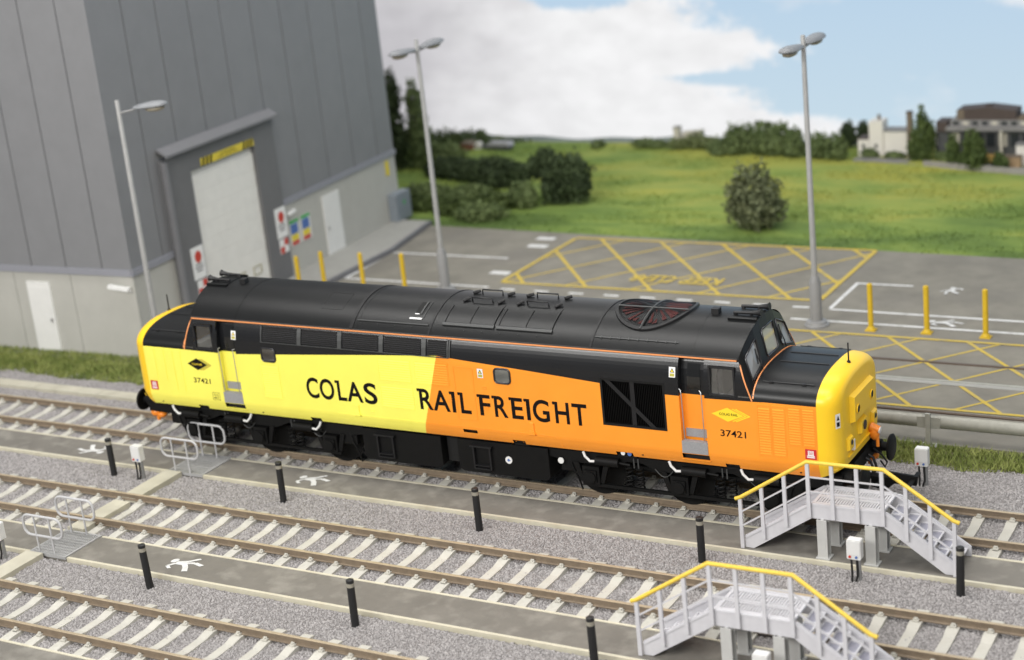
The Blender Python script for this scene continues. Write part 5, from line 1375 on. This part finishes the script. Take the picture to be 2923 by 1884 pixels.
def foliage(name, blobs, n, leaf, m, parent, seed, core=None):
    """leaf-sized faces through the volume of several ellipsoids (cx, cy, cz, rx, ry, rz)"""
    rs = np.random.RandomState(seed); vol = np.array([b[3]*b[4]*b[5] for b in blobs])**.7; vol /= vol.sum()
    idx = rs.choice(len(blobs), n, p=vol); B = np.array(blobs)[idx]
    d = rs.normal(size=(n, 3)); d /= np.linalg.norm(d, axis=1)[:, None]
    lump = 1+.16*np.sin(7*d[:, 0]+idx*1.3)*np.sin(6*d[:, 1]+idx)+.12*np.sin(9*d[:, 2]+idx*.7)
    r = (rs.uniform(.25, 1.0, n)**.5)*lump*rs.uniform(.9, 1.12, n)
    C = B[:, :3]+d*B[:, 3:]*r[:, None]
    u = rs.normal(size=(n, 3)); u /= np.linalg.norm(u, axis=1)[:, None]
    w = np.cross(u, d+rs.normal(0, .6, (n, 3))); w /= np.linalg.norm(w, axis=1)[:, None]+1e-9
    s = leaf*rs.uniform(.6, 1.4, n)[:, None]
    V = np.stack([C-u*s, C-w*s*.55, C+u*s, C+w*s*.55], 1)
    off = root_loc(parent); V = V-np.array(off)
    me = bpy.data.meshes.new(name); me.vertices.add(4*n); me.vertices.foreach_set('co', V.reshape(-1)); me.loops.add(4*n); me.loops.foreach_set('vertex_index', np.arange(4*n)); me.polygons.add(n); me.polygons.foreach_set('loop_start', np.arange(n)*4)
    me.update(); me.materials.append(m)
    o = bpy.data.objects.new(name, me); COL.objects.link(o)
    if parent: o.parent = parent
    return o
M_bark = mat('bark', (.07,.05,.035), .9, .3, 8, .3, 30)
L_dark = leafmat('dark_foliage', (.026,.040,.019), (.075,.105,.045), 1.6)
L_mid = leafmat('mid_foliage', (.075,.110,.042), (.19,.24,.095), 1.4)
L_weed = leafmat('rough_weed_foliage', (.035,.055,.016), (.10,.135,.040), 1.2)
L_light = leafmat('light_foliage', (.11,.14,.06), (.24,.28,.12), 1.3)
L_pale = leafmat('flowering_shrub_foliage', (.060,.078,.040), (.21,.23,.12), 2.2, (.58,.56,.40))
L_pop = leafmat('poplar_foliage', (.045,.072,.024), (.13,.175,.055), 2.4)
def plant(name, cat, label, x, y, top, blobs, n, leaf, m, seed, group=None, trunk=.05):
    t = thing(name, label, cat, (x, y, G), group)
    foliage('crown', [(x+b[0], y+b[1], G+b[2], b[3], b[4], b[5]) for b in blobs], n, leaf, m, t, seed)
    b = MB(); h = (top-G); b.tube([(x, y, G-.1), (x+.02, y, G+h*.3), (x-.01, y+.01, G+h*.6), (x, y, G+h*.82)], [trunk, trunk*.75, trunk*.5, trunk*.2], 7)
    for k in range(4):
        a = 2*PI*k/4+seed; q = h*(.3+.1*k); b.tube([(x, y, G+q), (x+.5*blobs[0][3]*math.cos(a), y+.5*blobs[0][4]*math.sin(a), G+q+h*.16)], [trunk*.5, trunk*.15], 5)
    b.build('trunk', M_bark, t, smooth=60); return t
plant('shrub', 'shrub', 'large round shrub with pale blossom alone in the meadow behind the hatched box', -1.7, 21.2, 2.0, [(0, 0, 1.25, .88, .8, .92), (.35, -.2, .75, .85, .7, .62), (-.45, .1, .7, .55, .6, .65), (.1, -.1, .35, .7, .6, .4)], 5200, .085, L_pale, 1)
plant('bush', 'bush', 'big dark bush at the right end of the bush row in the meadow', -10.2, 23.7, 1.55, [(.15, .1, 1.12, .85, .7, .72), (-.35, -.15, .65, .65, .6, .72), (.5, 0, .6, .5, .5, .5)], 4200, .085, L_dark, 2)
plant('bush', 'bush', 'dark upright bush just left of the big dark bush in the meadow', -11.55, 24.3, 1.85, [(.2, .1, 1.45, .52, .5, .48), (.4, 0, .85, .4, .4, .75), (-.2, 0, 1.2, .4, .4, .45)], 3000, .08, L_dark, 3)
plant('bush', 'bush', 'low mid green bush in front of the dark upright bush', -11.7, 22.9, .75, [(0, 0, .5, .55, .45, .48), (.3, -.1, .3, .4, .4, .36)], 2400, .075, L_mid, 4)
hx = [(-17.8, 27.5, .58), (-16.9, 27.2, .62), (-15.9, 26.9, .68), (-14.9, 26.3, .95), (-13.9, 25.8, .85)]
for k, (x, y, top) in enumerate(hx):
    plant('hedge_bush', 'bush', 'dark hedge bush in the meadow hedge, '+('nearest the shed', 'second from the shed', 'in the middle of the row', 'second from the right end', 'at the right end')[k], x, y, top, [(0, 0, .45*(top-G)+.02, .85, .5, .50*(top-G)), (.4, .1, .55*(top-G), .6, .4, .38*(top-G)), (-.5, -.1, .35*(top-G), .6, .5, .40*(top-G))], 2600, .08, L_dark, 10+k, 'hedge bushes in a row across the meadow')
plant('cypress_tree', 'tree', 'tall dark narrow tree half hidden behind the far corner of the shed', -20.95, 28.6, 4.0, [(0, 0, 3.2, .38, .4, 1.05), (-.15, 0, 1.9, .5, .5, 1.4), (0, 0, .9, .7, .6, 1.0)], 4200, .085, L_dark, 20, trunk=.08)
plant('cypress_tree', 'tree', 'slightly shorter narrow tree left of the rear street lamp', -20.15, 29.0, 3.5, [(0, 0, 2.9, .34, .4, .85), (.05, 0, 1.75, .46, .5, 1.2), (.1, 0, .8, .75, .6, .9)], 3800, .085, L_mid, 21, trunk=.08)
plant('bush', 'bush', 'dark green undergrowth right of the rear street lamp below the hill', -18.9, 29.3, .75, [(0, 0, .45, .9, .6, .5), (-.9, 0, .5, .7, .6, .5)], 2200, .085, L_mid, 22)
bl = [(-17.6, 22.0), (-16.6, 23.6), (-15.5, 22.0), (-14.6, 23.6), (-13.9, 21.6), (-12.6, 21.0), (-12.8, 22.6)]
for k, (x, y) in enumerate(bl):
    plant('weed_clump', 'weeds', 'rough green weed clump in the long grass behind the shed, '+('behind the shed wall', 'second from the shed', 'third from the shed', 'fourth from the shed', 'fifth from the shed', 'nearest the yard', 'below the low green bush')[k], x, y, G+.6, [(0, 0, .28, .85, .65, .36), (.5, .3, .22, .6, .55, .30), (-.5, .1, .2, .5, .5, .26)], 1700, .075, (L_weed, L_mid)[k % 2], 30+k, 'weed clumps behind the shed', .02)
# distant tree belt
for k, (x, y, top, w, m) in enumerate([(-7.4, 32.2, .35, .62, L_mid), (-6.75, 32.2, 1.0, .55, L_mid), (-6.1, 32.4, .95, .55, L_mid), (-5.5, 32.1, 1.1, .50, L_mid), (-4.9, 32.2, 1.05, .50, L_mid), (-4.3, 32.0, .85, .45, L_mid)]):
    plant('tree', 'tree', 'round green tree of the belt left of the tall lamp, '+('first from the left', 'second from the left', 'third from the left', 'fourth from the left', 'fifth from the left', 'nearest the lamp post')[k], x, y, top, [(0, 0, .60*(top-G), w, .5, .42*(top-G)), (.1, -.2, .3*(top-G), w*1.05, .5, .32*(top-G))], 1500, .075, m, 50+k, 'green trees of the distant belt')
plant('bush', 'bush', 'green bush just right of the tall lamp post at the meadow edge', -3.1, 31.75, .8, [(0, 0, .48, .5, .4, .5), (-.2, 0, .3, .5, .4, .32)], 1500, .075, L_mid, 60)
plant('bush', 'bush', 'round green bush left of the white building at the meadow edge', -2.35, 31.6, .75, [(0, 0, .48, .42, .4, .46), (0, -.1, .28, .48, .4, .3)], 1500, .075, L_mid, 61)
plant('tree', 'tree', 'black green tree behind the round bush, left of the pair', -2.52, 33.5, .8, [(0, 0, .66, .30, .3, .34), (0, 0, .35, .36, .3, .3)], 1300, .07, L_dark, 62); plant('tree', 'tree', 'black green tree touching the white tower, right of the pair', -1.9, 33.5, .85, [(0, 0, .70, .24, .3, .36), (0, 0, .35, .3, .3, .3)], 1300, .07, L_dark, 63)
plant('poplar_tree', 'tree', 'tall pointed poplar between the two white buildings', 1.12, 31.4, 1.95, [(0, 0, 1.55, .2, .25, .60), (0, 0, .95, .42, .4, .65), (.3, 0, .9, .22, .3, .72), (-.3, 0, .55, .32, .3, .6), (0, 0, .4, .5, .4, .45)], 3000, .07, L_pop, 64)
plant('tree', 'tree', 'small slim tree in front of the second white building', 2.55, 30.4, .95, [(0, 0, .70, .22, .25, .5), (0, 0, .4, .25, .25, .4)], 1200, .065, L_pop, 65)
plant('tree', 'tree', 'bushy green tree in front of the dark roofed building', 3.38, 30.0, 1.3, [(0, 0, .95, .36, .35, .55), (.1, 0, .5, .45, .4, .5)], 2200, .07, L_pop, 66)
for k, (x, y, top, w, m) in enumerate([(-9.7, 32.9, .25, .6, L_light), (-8.9, 33.0, .46, .6, L_light), (-8.2, 32.9, .3, .5, L_light), (-11.4, 33.1, .18, .55, L_mid), (-10.8, 33.1, .08, .5, L_mid), (-13.55, 33.0, .09, .28, L_mid)]):
    plant('distant_bush', 'bush', 'small pale green bush on the horizon, '+('under the church tower', 'right of the church tower', 'beside the tree belt', 'left of the church tower', 'in the low pair left of the church', 'alone in the middle of the horizon')[k], x, y, top, [(0, 0, .5*(top-G), w, .4, .5*(top-G))], 600, .06, m, 70+k, 'small bushes on the horizon', .02)
for x, y, top, lab in ((-19.85, 33.7, .36, 'small tree above the distant red brick house'), (-19.0, 33.8, .05, 'small tree above the distant grey roofs')):
    plant('tree', 'tree', lab, x, y, top, [(0, 0, .62*(top-G), .22, .25, .4*(top-G))], 600, .06, L_mid, int(-x*10), None, .02)
for x, y, top, w, lab in ((-1.15, 31.85, .12, .32, 'low shrub at the foot of the white tower'), (-.1, 31.75, .02, .36, 'low shrub at the foot of the white main wall'), (1.95, 31.3, .16, .34, 'dark shrub between the poplar and the small slim tree'), (4.35, 29.95, .45, .26, 'thin green tree at the right edge in front of the brick outbuilding'), (3.0, 30.25, .35, .26, 'leafy shrub between the slim tree and the bushy green tree')):
    plant('shrub', 'shrub', lab, x, y, top, [(0, 0, .5*(top-G), w, .25, .52*(top-G)), (.12, .05, .35*(top-G), w*.8, .25, .4*(top-G))], 900, .06, L_pop if x > 2.5 else L_mid, int(900+x*10), None, .02)
# wooded hill behind the cypress trees and the hazy rise on the horizon
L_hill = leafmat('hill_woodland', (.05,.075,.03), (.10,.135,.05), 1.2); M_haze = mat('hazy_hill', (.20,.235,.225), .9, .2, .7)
o = foliage('woodland', [(-21.6, 33.2, -.05, 1.5, .5, .55), (-20.3, 33.3, -.05, 1.3, .5, .5), (-23.2, 33.0, 0, 1.6, .5, .6), (-18.6, 33.9, -.25, 1.3, .3, .28)], 4200, .075, L_hill, None, 90); o['kind'] = 'stuff'
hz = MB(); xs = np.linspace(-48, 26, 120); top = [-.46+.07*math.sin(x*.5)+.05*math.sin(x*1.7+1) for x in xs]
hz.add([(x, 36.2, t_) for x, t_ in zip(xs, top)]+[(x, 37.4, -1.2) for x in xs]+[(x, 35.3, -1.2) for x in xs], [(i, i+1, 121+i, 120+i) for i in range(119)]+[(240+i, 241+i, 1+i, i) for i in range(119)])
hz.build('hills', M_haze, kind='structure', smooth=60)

# far buildings
M_wallw = mat('white_render', (.72,.69,.64), .7, .05, 2); M_wallc = mat('cream_render', (.55,.52,.44), .7, .08, 2); M_br = mat('brown_cladding', (.075,.055,.048), .7, .15, 3); M_brl = mat('brown_brick', (.17,.135,.10), .8, .15, 4)
M_rgrey = mat('grey_roofing', (.23,.225,.22), .7, .1, 3); M_dk = mat('dark_grey_wall', (.075,.078,.08), .7, .15, 3); M_win = mat('dark_window', (.03,.035,.04), .25); M_redb = mat('red_brick_wall', (.22,.085,.06), .8, .15, 6); M_stone = mat('grey_boundary_wall', (.30,.285,.27), .8, .15, 3)
M_tan = mat('tan_brick_wall', (.36,.25,.14), .8, .12, 5); M_vanor = mat('ochre_panel', (.55,.36,.10), .6, .1, 4)
t = thing('white_building', 'white building with a square tower left of the tall poplar', 'building', (-.8, 32.1, G))
MB().box(-1.62, -1.175, 32.0, 32.7, G, .46).build('annexe', M_wallw, t); MB().box(-1.64, -1.17, 31.98, 32.72, .461, .50).build('annexe_roof', M_br, t)
MB().box(-1.17, -.62, 32.02, 32.7, G, 1.17).build('tower', M_wallw, t); MB().box(-.9, -.8, 32.3, 32.4, 1.17, 1.38).build('chimney', M_brl, t)
MB().box(-.56, .38, 31.95, 32.7, G, .78).build('main_wall', M_wallw, t); MB().box(-.58, .40, 31.93, 32.72, .781, .83).build('main_roof', M_rgrey, t); MB().box(-.62, -.56, 32.1, 32.7, G, .74).build('link_wall', M_wallc, t)
for x in (-1.45, -.95): MB().box(x, x+.10, 31.985 if x < -1.2 else 32.005, 32.02, .12, .28).build('window', M_win, t)
t = thing('brick_chimney', 'tall square brown brick chimney left of the poplar', 'chimney', (.56, 31.7, G)); MB().box(.46, .66, 31.6, 31.8, G, 1.6).build('stack', M_brl, t); MB().box(.445, .675, 31.585, 31.815, 1.601, 1.64).build('cap', M_br, t)
t = thing('white_building', 'small white building right of the tall poplar', 'building', (1.7, 32.2, G)); MB().box(1.38, 1.97, 32.1, 32.7, G, .70).build('wall', M_wallw, t); MB().box(1.36, 1.99, 32.08, 32.72, .701, .75).build('roof', M_wallc, t)
for x in (1.44, 1.68): MB().box(x, x+.13, 32.085, 32.11, .05, .25).build('window', M_win, t)
t = thing('office_building', 'wide dark office building with brown top storey at the right edge', 'building', (3.8, 31.6, G))
MB().box(2.1, 6.6, 31.5, 32.6, G, .98).build('lower_storey', M_dk, t); MB().box(2.05, 6.8, 31.25, 32.8, .981, 1.10).build('balcony_slab', M_rgrey, t)
MB().box(2.15, 6.5, 31.55, 32.6, 1.101, 1.33).build('middle_storey', M_rgrey, t); MB().box(1.62, 2.04, 31.5, 32.3, .9, 1.28).build('stair_block', M_br, t); MB().box(1.62, 2.04, 31.6, 32.3, G, .899).build('stair_base', M_dk, t)
MB().prism([(2.40, 1.331), (4.58, 1.331), (4.58, 1.68), (3.53, 1.80), (2.40, 1.71)], 'y', 31.6, 32.5).build('top_storey', M_br, t); MB().box(2.39, 2.66, 31.58, 31.598, 1.34, 1.70).build('top_panel', M_brl, t)
MB().prism([(4.62, 1.331), (6.5, 1.331), (6.3, 1.52), (5.2, 1.56), (4.62, 1.42)], 'y', 31.6, 32.5).build('plant_room', M_brl, t); MB().box(3.4, 3.62, 31.85, 32.05, 1.80, 1.88).build('roof_vent', M_br, t)
for k in range(12): MB().box(2.25+k*.36, 2.25+k*.36+.22, 31.535, 31.555, 1.15, 1.28).build('window', M_wallc if k % 3 == 1 else M_win, t)
for k in range(10): MB().box(2.2+k*.44, 2.2+k*.44+.30, 31.485, 31.51, .35, .85).build('window', M_win if k % 4 else M_wallc, t)
for x in (2.9, 4.05, 5.3): MB().box(x, x+.10, 31.26, 31.36, G, .98).build('column', M_wallc, t)
t = thing('white_building', 'low white annexe at the right edge below the dark office building', 'building', (5.3, 30.9, G)); MB().box(4.75, 6.2, 30.8, 31.2, G, .55).build('wall', M_wallw, t); MB().box(4.73, 6.22, 30.78, 31.22, .551, .60).build('roof', M_rgrey, t)
t = thing('van', 'small ochre and white box van parked before the dark office building', 'van', (3.75, 30.9, G)); MB().box(3.55, 3.95, 30.8, 31.1, -.10, .16).build('load_box', M_vanor, t); MB().box(3.52, 3.60, 30.8, 31.1, -.12, .06).build('cab', M_wallw, t)
for x in (3.62, 3.86): MB().cyl((x, 30.79, -.14), (x, 30.84, -.14), .055, n=10).build('wheel', M_win, t)
t = thing('brick_outbuilding', 'low tan brick outbuilding at the right edge behind the boundary wall', 'building', (4.6, 30.4, G)); MB().box(4.2, 4.98, 30.4, 30.7, G, .20).build('wall', M_tan, t); MB().box(4.18, 5.0, 30.38, 30.72, .201, .24).build('roof', M_brl, t); MB().box(4.45, 4.6, 30.388, 30.40, -.1, .12).build('door', M_br, t)
b = MB(); b.prism([(1.4, 30.45), (12, 27.5), (12.05, 27.6), (1.45, 30.55)], 'z', G-.1, .0); w_ = b.build('boundary_wall', M_stone); tag(w_, 'low grey boundary wall along the meadow in front of the office building', 'wall')
MB().prism([(-1.6, 31.25), (1.4, 30.55), (12, 27.7), (12, 28.7), (1.6, 31.4), (-1.6, 31.75)], 'z', G-.1, G+.02).build('road', M_rgrey, kind='structure')
t = thing('red_brick_house', 'distant red brick house left of the small white house', 'house', (-19.7, 32.2, G)); MB().box(-20.0, -19.42, 32.1, 32.5, G-.02, .06).build('wall', M_redb, t); MB().prism([(-20.05, .061), (-19.37, .061), (-19.55, .15), (-19.9, .15)], 'y', 32.05, 32.55).build('roof', M_brl, t)
t = thing('white_house', 'tiny distant white gabled house between the red brick house and grey roofs', 'house', (-19.25, 32.35, G)); MB().prism([(-19.40, G), (-19.12, G), (-19.12, .04), (-19.26, .12), (-19.40, .04)], 'y', 32.3, 32.6).build('wall', M_wallw, t); MB().box(-19.3, -19.22, 32.285, 32.299, -.1, 0).build('window', M_win, t)
t = thing('grey_barn', 'distant long grey roofed barn beside the small white house', 'barn', (-18.3, 32.4, G)); MB().box(-19.0, -17.6, 32.3, 32.7, G-.02, -.04).build('wall', M_dk, t); MB().prism([(-18.75, -.039), (-17.55, -.039), (-17.65, .12), (-18.6, .12)], 'y', 32.25, 32.75).build('roof', mat('pale_grey_roof', (.36,.36,.38), .7, .1, 3), t)
t = thing('church', 'distant pale church with square tower on the horizon', 'church', (-9.5, 33.2, G)); MB().box(-9.95, -9.70, 33.0, 33.3, G-.1, .66).build('tower', M_wallc, t); MB().box(-9.97, -9.68, 32.98, 33.32, .661, .70).build('parapet', M_stone, t); MB().prism([(-9.68, G), (-8.8, G), (-8.8, .50), (-9.68, .42)], 'y', 33.3, 33.6).build('nave', M_wallc, t)
